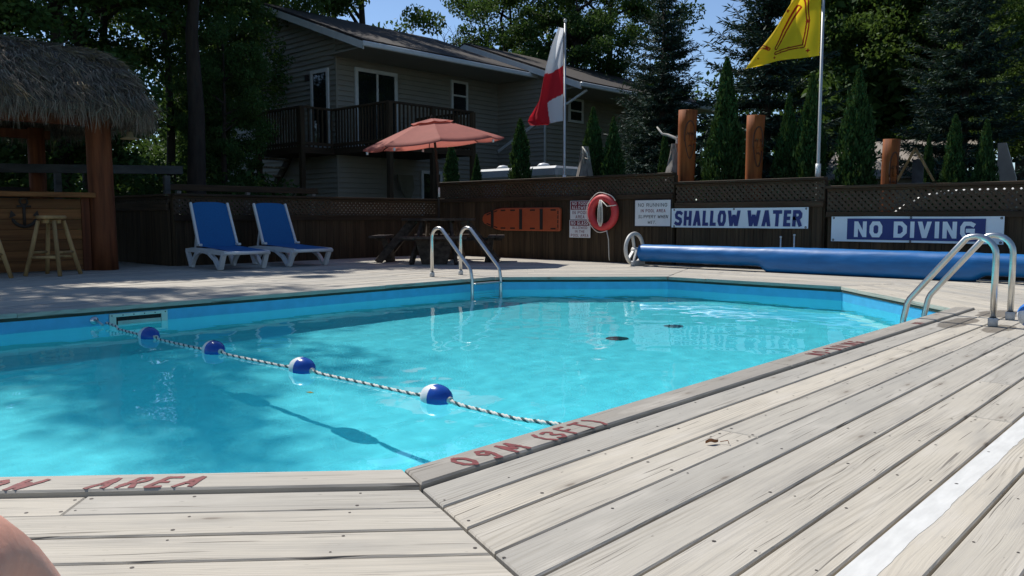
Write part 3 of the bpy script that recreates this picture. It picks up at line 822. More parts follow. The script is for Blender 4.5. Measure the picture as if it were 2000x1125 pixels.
def text_mesh(body, x0, x1, z0, z1, y, material, name, parent, bold=.2, shear=0, space=.30):
    """heavy block lettering drawn with mitred strokes, fitted to the given rectangle; bold = stroke / letter height"""
    wid = {'I': .32, ' ': .40, '.': .34, 'W': 1.5, 'E': .78, 'F': .76, 'L': .74}
    adv = [wid.get(c, 1.0) for c in body]
    gap = space
    tot = sum(adv) + gap * (len(body) - 1); H = z1 - z0; k = (x1 - x0) / tot; st = bold * H; hs = st / 2
    mb = MB(); x = x0; lay = 0
    for c, a in zip(body, adv):
        for ln in BG.get(c, []):
            w_ = max(.001, a * k - st)
            P = [(x + hs + (p[0] * w_ if c not in 'I.' else (a * k - st) / 2), z0 + hs + p[1] * (H - st)) for p in ln]
            P = [(px + shear * (pz - z0), pz) for px, pz in P]
            if c in 'AVWNY':
                for (ax, az_), (bx_, bz_) in zip(P[:-1], P[1:]):
                    if az_ > bz_: ax, az_, bx_, bz_ = bx_, bz_, ax, az_
                    lay += 1; yy = y - lay * .0001
                    if abs(az_ - bz_) < 1e-6: q4 = [(min(ax, bx_), az_ - hs * .8), (max(ax, bx_), az_ - hs * .8), (max(ax, bx_), az_ + hs * .8), (min(ax, bx_), az_ + hs * .8)]
                    else:
                        hw = hs * (1.0 if abs(ax - bx_) < 1e-6 or c == 'N' else 1.08)
                        e0, e1 = (hs if az_ < z0 + hs * 1.01 else 0), (hs if bz_ > z1 - hs * 1.01 else 0)
                        q4 = [(ax - hw, az_ - e0), (ax + hw, az_ - e0), (bx_ + hw, bz_ + e1), (bx_ - hw, bz_ + e1)]
                    mb.add([(v[0], yy, v[1]) for v in q4], [(0, 1, 2, 3)])
                continue
            closed = P[0] == P[-1]
            if closed: P = P[:-1]
            n = len(P); L_, R_ = [], []
            for i in range(n):
                p = Vector((P[i][0], P[i][1]))
                d0 = (p - Vector(P[i - 1])).normalized() if (i > 0 or closed) else None
                d1 = (Vector(P[(i + 1) % n]) - p).normalized() if (i < n - 1 or closed) else None
                if d0 is None: d0 = d1; p = p - d1 * hs
                elif d1 is None: d1 = d0; p = p + d0 * hs
                n0, n1 = Vector((-d0.y, d0.x)), Vector((-d1.y, d1.x)); m_ = (n0 + n1); q = m_.dot(n0)
                m_ = m_ / max(q, .75)
                L_.append(p + m_ * hs); R_.append(p - m_ * hs)
            yy = y - lay * .0001; lay += 1
            for i in range(n if closed else n - 1):
                j = (i + 1) % n
                mb.add([(v[0], yy, v[1]) for v in (R_[i], R_[j], L_[j], L_[i])], [(0, 1, 2, 3)])
        x += (a + gap) * k
    return mb.build(name, material, parent)
SY = FY - .064
def plate(T, nm, x0, x1, z0, z1, y0, y1, m_, ch=.002):
    mb = MB(); mb.prism([(x0, z0), (x1, z0), (x1, z1), (x0, z1)], lambda a, b_, t: (a, t, b_), y0, y1, ch); return mb.build(nm, m_, T)
def lines(T, rows, y):
    for (txt, x0, x1, z0, z1, m_, bold, sh) in rows: text_mesh(txt, x0, x1, z0, z1, y, m_, 'lettering', T, bold, sh)
def grommets(T, pts, y):
    for (x, z) in pts:
        mb = MB(); mb.lathe([(.006, .003), (.013, .003), (.015, 0)], 10, Matrix.Translation((x, y, z)) @ Matrix.Rotation(R(90), 4, 'X')); mb.build('grommet', M_NAIL, T)

T = thing('sign', 'white and maroon NO FOOD ALLOWED IN POOL AREA sign', 'sign', (-4.25, SY, .74))
plate(T, 'plate', -4.47, -4.03, .72, 1.04, SY - .0, SY - .006, M_SIGNW)
plate(T, 'maroon_panel', -4.455, -4.045, .885, 1.03, SY - .007, SY - .009, M_INKR, 0)
lines(T, [('NO FOOD', -4.42, -4.08, .965, 1.018, M_SIGNW, .17, 0), ('ALLOWED', -4.43, -4.07, .895, .95, M_SIGNW, .17, 0)], SY - .0105)
lines(T, [('IN POOL', -4.42, -4.09, .81, .865, M_INKR, .16, 0), ('AREA', -4.35, -4.15, .735, .79, M_INKR, .16, 0)], SY - .0075)
T = thing('sign', 'white and maroon NO GLASS ALLOWED IN THE POOL AREA sign', 'sign', (-4.25, SY, .4))
plate(T, 'plate', -4.485, -4.025, .405, .712, SY - .0, SY - .006, M_SIGNW)
plate(T, 'maroon_panel', -4.465, -4.045, .61, .70, SY - .007, SY - .009, M_INKR, 0)
lines(T, [('NO GLASS', -4.44, -4.07, .625, .688, M_SIGNW, .17, 0)], SY - .0105)
lines(T, [('ALLOWED', -4.42, -4.09, .555, .60, M_INKR, .16, 0), ('IN THE', -4.36, -4.15, .49, .535, M_INKR, .16, 0), ('POOL AREA', -4.45, -4.06, .42, .468, M_INKR, .16, 0)], SY - .0075)
T = thing('sign', 'white framed NO RUNNING IN POOL AREA SLIPPERY WHEN WET sign', 'sign', (-2.77, SY, .6))
plate(T, 'frame', -3.12, -2.43, .605, 1.04, SY, SY - .006, mat('dark_sign_border', (.02, .022, .04), .5))
plate(T, 'plate', -3.108, -2.442, .617, 1.028, SY - .0065, SY - .0085, M_SIGNW, 0)
lines(T, [('NO RUNNING', -3.05, -2.50, .925, .98, M_INKK, .15, 0), ('IN POOL AREA', -3.0, -2.53, .835, .885, M_INKR, .16, 0), ('SLIPPERY WHEN', -3.05, -2.49, .74, .792, M_INKK, .15, .25), ('WET.', -2.87, -2.71, .652, .70, M_INKK, .15, .25)], SY - .0100)
def banner(T, x0, x1, z0, z1):
    mb = MB(); n = 40
    vs = []
    for i in range(n + 1):
        x = x0 + (x1 - x0) * i / n
        for z in (z0, (z0 + z1) / 2, z1): vs.append((x + .002 * noise.noise(V3(z * 9, 1, 0)), SY - .006 - .004 * noise.noise(V3(x * 3, z * 4, 5)) - .002, z + .004 * noise.noise(V3(x * 2, z * 7, 1))))
    mb.add(vs, [(i * 3 + j, i * 3 + j + 1, i * 3 + 4 + j, i * 3 + 3 + j)[::-1] for i in range(n) for j in range(2)], True)
    mb.build('vinyl', M_BANNER, T)
T = thing('banner', 'white banner reading SHALLOW WATER in navy letters', 'banner', (-1.32, SY, .6))
banner(T, -2.42, -.215, .597, .893)
text_mesh('SHALLOW WATER', -2.365, -.31, .625, .855, SY - .0135, M_INKB, 'lettering', T, .22, .05, space=.2)
grommets(T, [(-2.37, .87), (-1.35, .875), (-.25, .875), (-2.37, .615), (-.25, .615)], SY - .0125)
T = thing('banner', 'pale banner with NO DIVING in white letters on navy panel', 'banner', (1.15, SY, .45))
banner(T, .11, 2.18, .43, .765)
plate(T, 'navy_panel', .325, 1.985, .458, .737, SY - .0130, SY - .0142, M_INKB, 0)
text_mesh('NO DIVING', .42, 1.87, .492, .70, SY - .0158, M_BANNER, 'lettering', T, .24, 0, space=.24)
grommets(T, [(.14, .745), (1.13, .75), (2.15, .745), (.14, .45), (1.13, .445), (2.15, .45)], SY - .0125)

# rescue board
T = thing('rescue_board', 'orange spine board with dark straps hung flat on the fence', 'rescue board', (-5.64, SY, .5))
bx0, bx1, bz0, bz1 = -6.60, -4.67, .51, .93
out = [(bx0 + .04, .64), (bx0, .70), (bx0, .75), (bx0 + .04, .81), (bx0 + .36, .905), (bx0 + .5, bz1), (bx1 - .03, bz1), (bx1, bz1 - .03), (bx1, bz0 + .03), (bx1 - .03, bz0), (bx0 + .5, bz0), (bx0 + .36, .535)]
mb = MB(); mb.prism(out, lambda a, b_, t: (a, t, b_), SY + .002, SY - .045, .012); mb.build('board', M_ORANGE, T)
def slot(x, z, dx, dz, ang=0):
    mb = MB(); mb.box((x, SY - .0455, z), (dx, .004, dz), Matrix.Rotation(R(ang), 3, 'Y'), .0015); mb.build('hand_slot', M_DARK, T)
for k in range(6):
    x = bx0 + .55 + k * .245
    if k in (2, 4): continue
    slot(x, bz1 - .045, .12, .026); slot(x, bz0 + .045, .12, .026)
slot(bx0 + .17, .815, .11, .024, -17); slot(bx0 + .17, .625, .11, .024, 17); slot(bx0 + .36, .868, .09, .022, -16); slot(bx0 + .36, .572, .09, .022, 16)
for z in (.60, .68, .76, .84): slot(bx1 - .045, z, .022, .06)
for x in (bx0 + .27, bx0 + 1.0, bx0 + 1.50):
    hh = .33 if x < bx0 + .4 else .37
    mb = MB(); mb.prism([(x - .035, .72 - hh / 2), (x + .035, .72 - hh / 2), (x + .035, .72 + hh / 2), (x - .035, .72 + hh / 2)], lambda a, b_, t: (a, t, b_), SY - .046, SY - .053, .002); mb.build('strap', M_DARK, T)

# life ring
T = thing('life_ring', 'red life ring with white rope hanging on the fence', 'life ring', (-3.71, SY - .07, .52))
ctr = V3(-3.71, SY - .068, .835)
mb = MB(); mb.tube([ctr + V3(.245 * math.cos(a), 0, .245 * math.sin(a)) for a in np.linspace(0, 2 * math.pi, 40, endpoint=False)], .066, 14, True); mb.build('ring', M_RING, T)
mb = MB()
P = [ctr + V3(.325 * math.cos(a), -.03, .33 * math.sin(a) - .01 * math.sin(6 * a)) for a in np.linspace(R(35), R(290), 30)]
mb.tube([ctr + V3(.02, -.08, .20), ctr + V3(.14, -.085, .10), ctr + V3(.31, -.06, .12)], .008, 6)
mb.tube(P, .008, 6)
for dx in (-.04, -.015, .02, .045):
    mb.tube([ctr + V3(dx * .4, -.075, .21), ctr + V3(dx, -.085, .05), ctr + V3(dx * 1.1, -.085, -.15), ctr + V3(dx * .3, -.08, -.23)], .009, 6)
mb.tube([ctr + V3(.10, -.03, -.31), ctr + V3(.13, -.02, -.45), ctr + V3(.135, -.01, -.72), ctr + V3(.145, -.01, -.80)], .008, 6)
mb.build('rope', M_ROPEW, T)

# ------------------------------------------------------------------ pool cover reel
RY, RZ = 6.22, .215
T = thing('cover_reel', 'grey wheeled reel holding a long rolled blue pool cover', 'cover reel', (-2.8, RY, 0))
mb = MB(); n = 28; secs = np.linspace(-2.66, 3.35, 200); rings = []
for x in secs:
    mid = 1 / (1 + math.exp(-(x + .62) * 40)) * (1 / (1 + math.exp((x - 2.05) * 40)))
    ring = []
    for k in range(n):
        a = 2 * math.pi * k / n
        rr = .123 + .006 * mid + .005 * noise.noise(V3(x * 1.3, a, 0)) + .0045 * noise.noise(V3(x * 4 + a * 1.5, a * 2, 3)) + .002 * noise.noise(V3(x * 14 - a * 3, a * 3, 7))
        y, z = RY + rr * math.cos(a) * 1.02, RZ + rr * math.sin(a)
        if math.sin(a) < .1: z -= (.1 - math.sin(a)) * (.018 + .072 * mid); y -= .03 * mid * (.1 - math.sin(a)) * (math.cos(a) < 0)
        z = max(z, .008)
        ring.append((x, y, z))
    rings.append(ring)
mb.add([p for r_ in rings for p in r_], [(i * n + k, i * n + (k + 1) % n, (i + 1) * n + (k + 1) % n, (i + 1) * n + k)[::-1] for i in range(len(secs) - 1) for k in range(n)], True)
mb.add(rings[0], [list(range(n))]); mb.add(rings[-1], [list(range(n))[::-1]])
cover = mb.build('rolled_cover', M_REEL, T)
for x, lean in ((-1.68, .10), (.30, -.35), (1.08, .0), (2.62, .2)):
    mb = MB(); mb.tube([(x + lean * math.sin(a) * .3, RY + (.1305 + .002) * math.cos(a), RZ + .1305 * math.sin(a)) for a in np.linspace(-.6, 3.7, 20)], .0035, 5); mb.build('strap', mat('dark_blue_strap', (.008, .03, .14), .6), cover)
for xw in (-2.80, 3.48):
    mb = MB()
    cz = .265
    mb.tube([(xw, RY + .235 * math.cos(a), cz + .235 * math.sin(a)) for a in np.linspace(0, 2 * math.pi, 36, endpoint=False)], .031, 10, True)
    for q in range(3):
        a = R(90 + 120 * q + 15); mb.beam((xw, RY, cz), (xw, RY + .225 * math.cos(a), cz + .225 * math.sin(a)), .02, .045, (1, 0, 0))
    mb.build('wheel', M_GREYP, T)
    mb = MB(); mb.lathe([(.0, .05), (.045, .045), (.05, -.06), (0, -.06)], 14, Matrix.Translation((xw + .03, RY, .24)) @ Matrix.Rotation(R(90), 4, 'Y')); mb.tube([(xw - .05, RY, .24), (xw + .25, RY, .22)], .025, 10); mb.build('hub', M_GREYP, T)
    mb = MB(); mb.box((xw + .07, RY, .04), (.05, .34, .08), None, .01)
    for sy in (-1, 1): mb.beam((xw + .07, RY + sy * .13, .06), (xw + .07, RY + sy * .03, .25), .03, .03)
    mb.build('stand', M_GREYP, T)

# ------------------------------------------------------------------ loungers
def lounger():
    t = thing('sun_lounger', '', 'sun lounger')
    # local: +x towards the foot end, y across; origin on the deck under the rear leg
    for y in (-.33, .33):
        mb = MB()
        P = lambda a: [(p[0], y, p[1]) for p in a]
        mb.prism([(-.16, .245), (.10, .235), (1.12, .215), (1.14, .245), (1.10, .278), (.5, .30), (.08, .305), (-.16, .285)], lambda a, b_, tt: (a, y + tt, b_), -.022, .022)
        mb.build('side_rail', M_WPLAST, t, True)
        s1 = 1 if y > 0 else -1
        mb = MB()     # rear leg: post and arch foot
        mb.beam((-.13, y, .26), (.0, y, .015), .045, .062, (0, 1, 0)); mb.beam((.02, y, .03), (.075, y, .12), .045, .058, (0, 1, 0)); mb.beam((.075, y, .115), (.20, y, .225), .045, .058, (0, 1, 0)); mb.beam((.19, y, .215), (.33, y, .255), .045, .058, (0, 1, 0))
        mb.box((.015, y, .02), (.09, .045, .035), None, .006)
        mb.build('leg', M_WPLAST, t, True)
        mb = MB()
        mb.beam((.40, y, .265), (.60, y, .235), .045, .058, (0, 1, 0)); mb.beam((.58, y, .245), (.78, y, .15), .045, .058, (0, 1, 0)); mb.beam((.77, y, .16), (.90, y, .035), .045, .058, (0, 1, 0)); mb.beam((1.06, y, .24), (.95, y, .02), .045, .068, (0, 1, 0))
        mb.box((.925, y, .02), (.09, .045, .035), None, .006)
        mb.build('leg', M_WPLAST, t, True)
    def sling(nm, prof, yy, m_):
        mb = MB(); n = 12; vs = []
        for (x, z, sag) in prof:
            for k in range(n + 1):
                q = -1 + 2 * k / n; vs.append((x, yy * q, z - sag * (1 - q * q)))
        np_ = len(prof)
        fs = [(i * (n + 1) + k, (i + 1) * (n + 1) + k, (i + 1) * (n + 1) + k + 1, i * (n + 1) + k + 1)[::-1] for i in range(np_ - 1) for k in range(n)]
        mb.add(vs, fs, True); return mb.build(nm, m_, t, True)
    st = sling('seat_sling', [(.18, .325, .01), (.4, .315, .02), (.7, .30, .02), (1.0, .285, .012), (1.10, .272, 0), (1.125, .245, 0), (1.12, .222, 0)], .285, M_BLUEF)
    mb = MB(); mb.tube([(1.12, -.34, .245), (1.12, .34, .245)], .026, 8); mb.build('foot_bar', M_WPLAST, t, True)
    # backrest, raised
    h0 = V3(.20, 0, .33); ang = R(113); L = .70; d = V3(math.cos(ang), 0, math.sin(ang))
    mb = MB()
    for s1 in (-1, 1):
        p0, p1 = h0 + V3(.0, .305 * s1, 0), h0 + d * L + V3(0, .29 * s1, 0)
        mb = MB(); mb.beam(p0, p1, .035, .045, (1, 0, .3), .006); mb.box(p0 + V3(.03, 0, .015), (.10, .05, .035), None, .006)
        mb.build('back_frame', M_WPLAST, t, True)
    mb = MB(); n = 12; vs = []
    for i in range(11):
        f_ = i / 10
        for k in range(n + 1):
            q = -1 + 2 * k / n
            extra = .035 * (1 - q ** 4) * (f_ > .95)
            p = h0 + d * (L * f_ + extra - .02) + V3(-.012 * (1 - q * q), q * (.288 - .014 * f_), 0)
            vs.append(p)
    mb.add(vs, [(i * (n + 1) + k, (i + 1) * (n + 1) + k, (i + 1) * (n + 1) + k + 1, i * (n + 1) + k + 1) for i in range(10) for k in range(n)], True)
    mb.build('back_sling', M_BLUEF, t, True)
    mb = MB()
    for s1 in (-1, 1): mb.beam((-.05, .25 * s1, .27), h0 + d * .33 + V3(-.03, .25 * s1, 0), .02, .03)
    mb.tube([(-.05, -.25, .27), (-.05, .25, .27)], .012, 6)
    mb.build('back_prop', M_WPLAST, t, True)
    return t
lg = lounger(); lg.location = (-7.36, 1.56, 0); lg.rotation_euler = (0, 0, R(-2))
tag(lg, 'blue sling lounger on white resin frame nearest the bar', 'sun lounger', 'blue loungers by the fence')
l2 = copy_tree(lg); l2.location = (-7.40, 2.62, 0); l2.rotation_euler = (0, 0, R(2))
tag(l2, 'blue sling lounger on white resin frame nearest the picnic table', 'sun lounger', 'blue loungers by the fence')

# ------------------------------------------------------------------ picnic table and umbrella
PT = (-5.9, 4.9)
T = thing('picnic_table', 'dark brown octagonal picnic table with bench planks by the fence corner', 'picnic table', (*PT, 0))
M_TABLE = wood('dark_brown_table_wood', (.035, .025, .018), (.075, .055, .042), 'x', 18)
def ring_pt(r_, a): return (PT[0] + r_ * math.cos(a), PT[1] + r_ * math.sin(a))
oct_ = [ring_pt(.66, R(22.5 + 45 * k + 43)) for k in range(8)]
ca, sa = math.cos(R(43)), math.sin(R(43))
for k in range(-5, 5):
    w0, w1 = k * .132 + .003, (k + 1) * .132 - .003
    pl = clip(oct_, -sa, ca, -sa * PT[0] + ca * PT[1] + w1); pl = clip(pl, sa, -ca, -(-sa * PT[0] + ca * PT[1] + w0)) if len(pl) > 2 else []
    if len(pl) > 2:
        mb = MB(); mb.prism(pl, lambda x, y, z: (x, y, z), .70, .74, .004); mb.build('table_plank', M_TABLE, T)
for k in range(4):
    a = R(43 + 90 * k)
    tx, ty = -math.sin(a), math.cos(a)
    c0 = ring_pt(.98, a)
    for dq in (-.07, .07):
        cq = (c0[0] + math.cos(a) * dq, c0[1] + math.sin(a) * dq)
        mb = MB(); mb.beam((cq[0] - tx * .52, cq[1] - ty * .52, .43), (cq[0] + tx * .52, cq[1] + ty * .52, .43), .13, .04, ch=.004); mb.build('bench_plank', M_TABLE, T)
    mb = MB()
    for s1 in (-.36, .36):
        b0 = ring_pt(1.0, a); b1 = ring_pt(.42, a)
        mb.beam((b0[0] + tx * s1, b0[1] + ty * s1, .0), (b1[0] + tx * s1 * .6, b1[1] + ty * s1 * .6, .70), .045, .12)
    mb.build('leg', M_TABLE, T)
    mb = MB(); e0 = ring_pt(1.08, a); e1 = ring_pt(.1, a); mb.beam((*e0, .385), (*e1, .385), .05, .05); mb.build('cross_beam', M_TABLE, T)
    # boxy end panel under the bench
    mb = MB(); q0 = ring_pt(.94, a)
    pan = [(q0[0] + tx * s_ * wd + math.cos(a) * dd, q0[1] + ty * s_ * wd + math.sin(a) * dd, z) for z, wd, dd in ((.0, .20, -.06), (.40, .30, 0)) for s_, _ in ((-1, 0), (1, 0))]
    back = [(p[0] - math.cos(a) * .10, p[1] - math.sin(a) * .10, p[2]) for p in pan]
    mb.add(pan + back, [(0, 1, 3, 2), (5, 4, 6, 7), (0, 2, 6, 4), (1, 5, 7, 3), (2, 3, 7, 6), (0, 4, 5, 1)]); mb.build('end_panel', M_TABLE, T)

U = thing('patio_umbrella', 'coral pink patio umbrella standing through the picnic table', 'umbrella', (*PT, 0))
apex = V3(-5.97, 4.82, 2.42)
mb = MB(); mb.tube([(PT[0], PT[1], .0), (PT[0], PT[1], 1.0), (PT[0] - .01, PT[1] - .015, 1.6), apex + V3(.01, .01, -.06)], .021, 10); mb.build('pole', M_BARK, U)
mb = MB(); mb.tube([(PT[0], PT[1], 1.10), (PT[0], PT[1], 1.26)], .023, 10); mb.build('crank_sleeve', M_WPLAST, U)
# canopy plane is tilted: left rim low, right rim higher
rtv = V3(math.cos(R(43)), math.sin(R(43)), 0); fwv = V3(-math.sin(R(43)), math.cos(R(43)), 0)
eR = (rtv * 1.0 + V3(0, 0, .095)).normalized(); eF = (fwv + V3(0, 0, .06)).normalized(); eU = eR.cross(eF).normalized()
if eU.z < 0: eU = -eU
crn = apex - eU * .42
def cano(rad, k, sub, drop):
    a0, a1 = R(22.5 * 0 + 45 * k + 10), R(45 * (k + 1) + 10)
    p0 = V3(math.cos(a0), math.sin(a0), 0); p1 = V3(math.cos(a1), math.sin(a1), 0)
    p = p0.lerp(p1, sub) * rad
    return crn + eR * p.x + eF * p.y + eU * (drop - .025 * rad * 4 * sub * (1 - sub) * 0)
can = MB(); NR, NS = 8, 6
RAD = 1.20
for k in range(8):
    vs = []
    for i in range(NR + 1):
        f_ = .12 + .88 * i / NR
        for s in range(NS + 1):
            su = s / NS
            dr = .42 * (1 - f_ ** 1.12) - .028 * f_ * 4 * su * (1 - su)
            vs.append(cano(RAD * f_, k, su, dr))
    for s in range(NS + 1): vs.append(cano(RAD * 1.004, k, s / NS, -.028 * 4 * (s / NS) * (1 - s / NS) - .022))
    m_ = NS + 1
    can.add(vs, [(i * m_ + s, i * m_ + s + 1, (i + 1) * m_ + s + 1, (i + 1) * m_ + s) for i in range(NR + 1) for s in range(NS)], True)
can.build('canopy', M_CORAL, U)
vent = MB()
for k in range(8):
    vs = []
    for i in range(4):
        f_ = i / 3
        for s in range(NS + 1):
            su = s / NS
            vs.append(cano(.36 * f_ + .002, k, su, .42 - .085 * f_ + .018 * f_ * (1 - 4 * su * (1 - su))))
    m_ = NS + 1
    vent.add(vs, [(i * m_ + s, i * m_ + s + 1, (i + 1) * m_ + s + 1, (i + 1) * m_ + s) for i in range(3) for s in range(NS)], True)
vent.build('vent_cap', M_CORAL, U)
for k in range(8):
    mb = MB(); mb.tube([cano(RAD * .12, k, 0, .33), cano(RAD * .55, k, 0, .42 * (1 - .55 ** 1.12) - .012), cano(RAD * 1.005, k, 0, -.012)], .008, 6)
    mb.build('rib', M_BARK, U)
    if k in (2, 4, 5, 7):
        p = cano(RAD * .99, k, .15, -.07); mb = MB(); mb.box(p, (.03, .03, .05), None, .004); mb.build('rib_tip', M_WPLAST, U)
mb = MB(); mb.lathe([(.02, 0), (.022, .03), (.0, .06)], 10, Matrix.Translation(apex)); mb.build('finial', M_BARK, U)

# ------------------------------------------------------------------ tiki bar
BX = -7.76
T = thing('tiki_bar', 'thatched tiki bar with orange pine plank counter at the left', 'bar', (BX - 1.2, -1.5, 0))
for k in range(7):
    z0 = .02 + k * .142
    mb = MB(); mb.prism([(-4.2, z0), (-.06, z0), (-.06, z0 + .138), (-4.2, z0 + .138)], lambda y, z, t: (BX + t, y, z), -.03, random.uniform(0, .004), .004)
    mb.build('front_plank', M_BARW, T)
mb = MB(); mb.box((BX - .14, -2.1, 1.065), (.50, 4.2, .07), None, .01); mb.build('counter_top', M_BARW, T)
mb = MB(); mb.box((BX + .012, -.115, .515), (.024, .11, 1.02), None, .004); mb.build('corner_trim', wood('dark_red_trim', (.09, .025, .01), (.13, .04, .016), 'z'), T)
mb = MB(); mb.tube([(BX - .02, .125, 0), (BX - .02, .125, .5), (BX - .02, .12, 1.2), (BX - .02, .11, 2.05), (BX - .02, .11, 2.35)], [.185, .175, .168, .165, .16], 18); post = mb.build('log_post', M_POST, T)
mb = MB(); mb.lathe([(.180, 1.09), (.184, 1.10), (.184, 1.16), (.180, 1.17)], 18, Matrix.Translation((BX - .02, .12, 0))); mb.build('strap_band', M_GREYP, post)
for (x, y) in ((BX - 2.6, .1), (BX - 2.6, -4.2), (BX - .02, -4.2)):
    mb = MB(); mb.tube([(x, y, 0), (x, y, 2.2)], .13, 12); mb.build('log_post', M_POST, T)
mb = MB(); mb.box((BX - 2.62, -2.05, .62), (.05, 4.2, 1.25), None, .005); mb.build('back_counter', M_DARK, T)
mb = MB(); mb.beam((BX - .02, -4.3, 2.1), (BX - .02, .3, 2.1), .12, .14); mb.build('eave_beam', M_POST, T); mb = MB(); mb.beam((BX - 2.6, -4.3, 2.1), (BX - 2.6, .3, 2.1), .12, .14); mb.build('eave_beam', M_POST, T)
# anchor emblem on the counter
mb = MB(); ay, az = -.89, .80; px = BX + .008
mb.tube([(px, ay, az - .16), (px, ay, az + .13)], .020, 8); mb.tube([(px, ay + .045 * math.cos(a), az + .165 + .045 * math.sin(a)) for a in np.linspace(0, 6.283, 16, endpoint=False)], .014, 6, True)
mb.tube([(px, ay - .085, az + .10), (px, ay + .085, az + .10)], .017, 6)
mb.tube([(px, ay + .15 * math.cos(a), az - .02 + .15 * math.sin(a)) for a in np.linspace(R(195), R(345), 14)], [.008] + [.022] * 12 + [.008], 8)
for s1 in (-1, 1): mb.add([(px + .012, ay + s1 * .10, az - .02), (px + .012, ay + s1 * .185, az - .06), (px + .012, ay + s1 * .16, az + .05)], [(0, 1, 2) if s1 > 0 else (0, 2, 1)])
mb.build('anchor_emblem', mat('faded_dark_emblem', (.035, .024, .016), .8), T)
# thatch roof: stadium plan, rounded ends
RX, RZT, ZE = -9.0, 3.28, 2.26
RY0, RY1 = -4.6, .42
def roof_pt(s, q, lift=0):
    """s along the plan outline (0..1), q from ridge (0) to eave (1)"""
    per = [(RY1 - RY0)] + [1.0, 1.0] + [(RY1 - RY0)]
    # outline param: right end half-ellipse (0..0.3), front side (0.3..0.65) etc.
    if s < .4: # front side, from far left to right
        f = s / .4; base = (RX, RY0 + (RY1 - RY0) * f); d = (1.85, 0)
    elif s < .6:
        a = (s - .4) / .2 * math.pi; base = (RX, RY1); d = (1.85 * math.cos(a), .52 * math.sin(a))
    else:
        f = (s - .6) / .4; base = (RX, RY1 + (RY0 - RY1) * f); d = (-1.85, 0)
    z = RZT - (RZT - ZE) * (q ** 1.75) - .04 * noise.noise(V3(base[1] * .8, q * 3, s * 9))
    x, y = base[0] + d[0] * q, base[1] + d[1] * q
    return V3(x, y, z + lift)
mb = MB(); NSs, NQ = 80, 14; vs = []
for i in range(NSs + 1):
    for j in range(NQ + 1): vs.append(roof_pt(i / NSs, j / NQ))
mb.add(vs, [(i * (NQ + 1) + j, i * (NQ + 1) + j + 1, (i + 1) * (NQ + 1) + j + 1, (i + 1) * (NQ + 1) + j) for i in range(NSs) for j in range(NQ)], True)
lo = [roof_pt(i / NSs, 1) - V3(0, 0, .10) for i in range(NSs + 1)]; hi = [roof_pt(i / NSs, 1) for i in range(NSs + 1)]
mb.add(hi + lo, [(i, i + 1, NSs + 2 + i, NSs + 1 + i) for i in range(NSs)], True)
roof = mb.build('thatch_roof', M_THATCHB, T)
st_ = MB()
def blade(p, d, side, w): st_.add([p - side * w, p + side * w, p + d + side * w * .3, p + d - side * w * .3], [(0, 1, 2, 3)])
straw = MB()
def rblade(dest, p, d, w):
    side = d.cross(V3(random.uniform(-.3, .3), random.uniform(-.3, .3), 1)).normalized()
    mid = p + d * .55 + V3(0, 0, .012 * random.random()); e = p + d - V3(0, 0, random.uniform(0, .03))
    dest.add([p - side * w, p + side * w, mid + side * w * .8, e, mid - side * w * .8], [(0, 1, 2, 3, 4)])
for _ in range(1500):           # bundles laid down the slope
    s = random.uniform(.02, .98) if random.random() < .25 else random.uniform(.18, .60)
    q = random.random() ** .75 * .97
    p = roof_pt(s, q); p2 = roof_pt(s, min(1.0, q + .06)); d0 = (p2 - p)
    d0 = d0.normalized() if d0.length > 1e-4 else V3(1, 0, -.1)
    d0 = (d0 + V3(random.gauss(0, .22), random.gauss(0, .30), random.gauss(.02, .10))).normalized()
    tuft = straw if random.random() < .10 or (.37 < s < .45 and q < .55 and random.random() < .6) else st_
    for k in range(random.randint(8, 16)):
        d = (d0 + V3(random.gauss(0, .16), random.gauss(0, .18), random.gauss(.02, .10))).normalized() * random.uniform(.10, .34)
        rblade(tuft, p + V3(random.gauss(0, .03), random.gauss(0, .06), random.uniform(0, .045)), d, random.uniform(.003, .007))
for _ in range(520):            # ragged hanging fringe
    s = random.uniform(.16, .66); p0 = roof_pt(s, random.uniform(.93, 1.01)); ln = random.uniform(.10, .34)
    for k in range(random.randint(9, 18)):
        p = p0 + V3(random.gauss(0, .02), random.gauss(0, .04), random.uniform(-.06, .03))
        d = V3(random.gauss(.02, .04), random.gauss(0, .05), -ln * random.uniform(.6, 1.15))
        blade(p, d, V3(random.uniform(-1, 1), random.uniform(-1, 1), 0).normalized(), random.uniform(.003, .006))
stuff(straw.build('straw_tufts', leaf_mat('tan_straw', (.22, .16, .09), (.40, .31, .18), .1, .9), T))
stuff(st_.build('thatch_strands', M_THATCH, T))
# lamp under the eave
L_ = thing('hanging_lamp', 'small straw hat lamp hanging under the thatch by the post', 'lamp', (-7.45, .42, 1.86))
mb = MB(); mb.lathe([(.0, .10), (.035, .095), (.05, .03), (.13, .0), (.13, -.008)], 16, Matrix.Translation((-7.45, .42, 1.87))); mb.build('shade', mat('straw_shade', (.30, .22, .11), .8), L_)
mb = MB(); mb.tube([(-7.45, .42, 1.965), (-7.45, .42, 2.25)], .004, 5); mb.build('cord', M_DARK, L_)

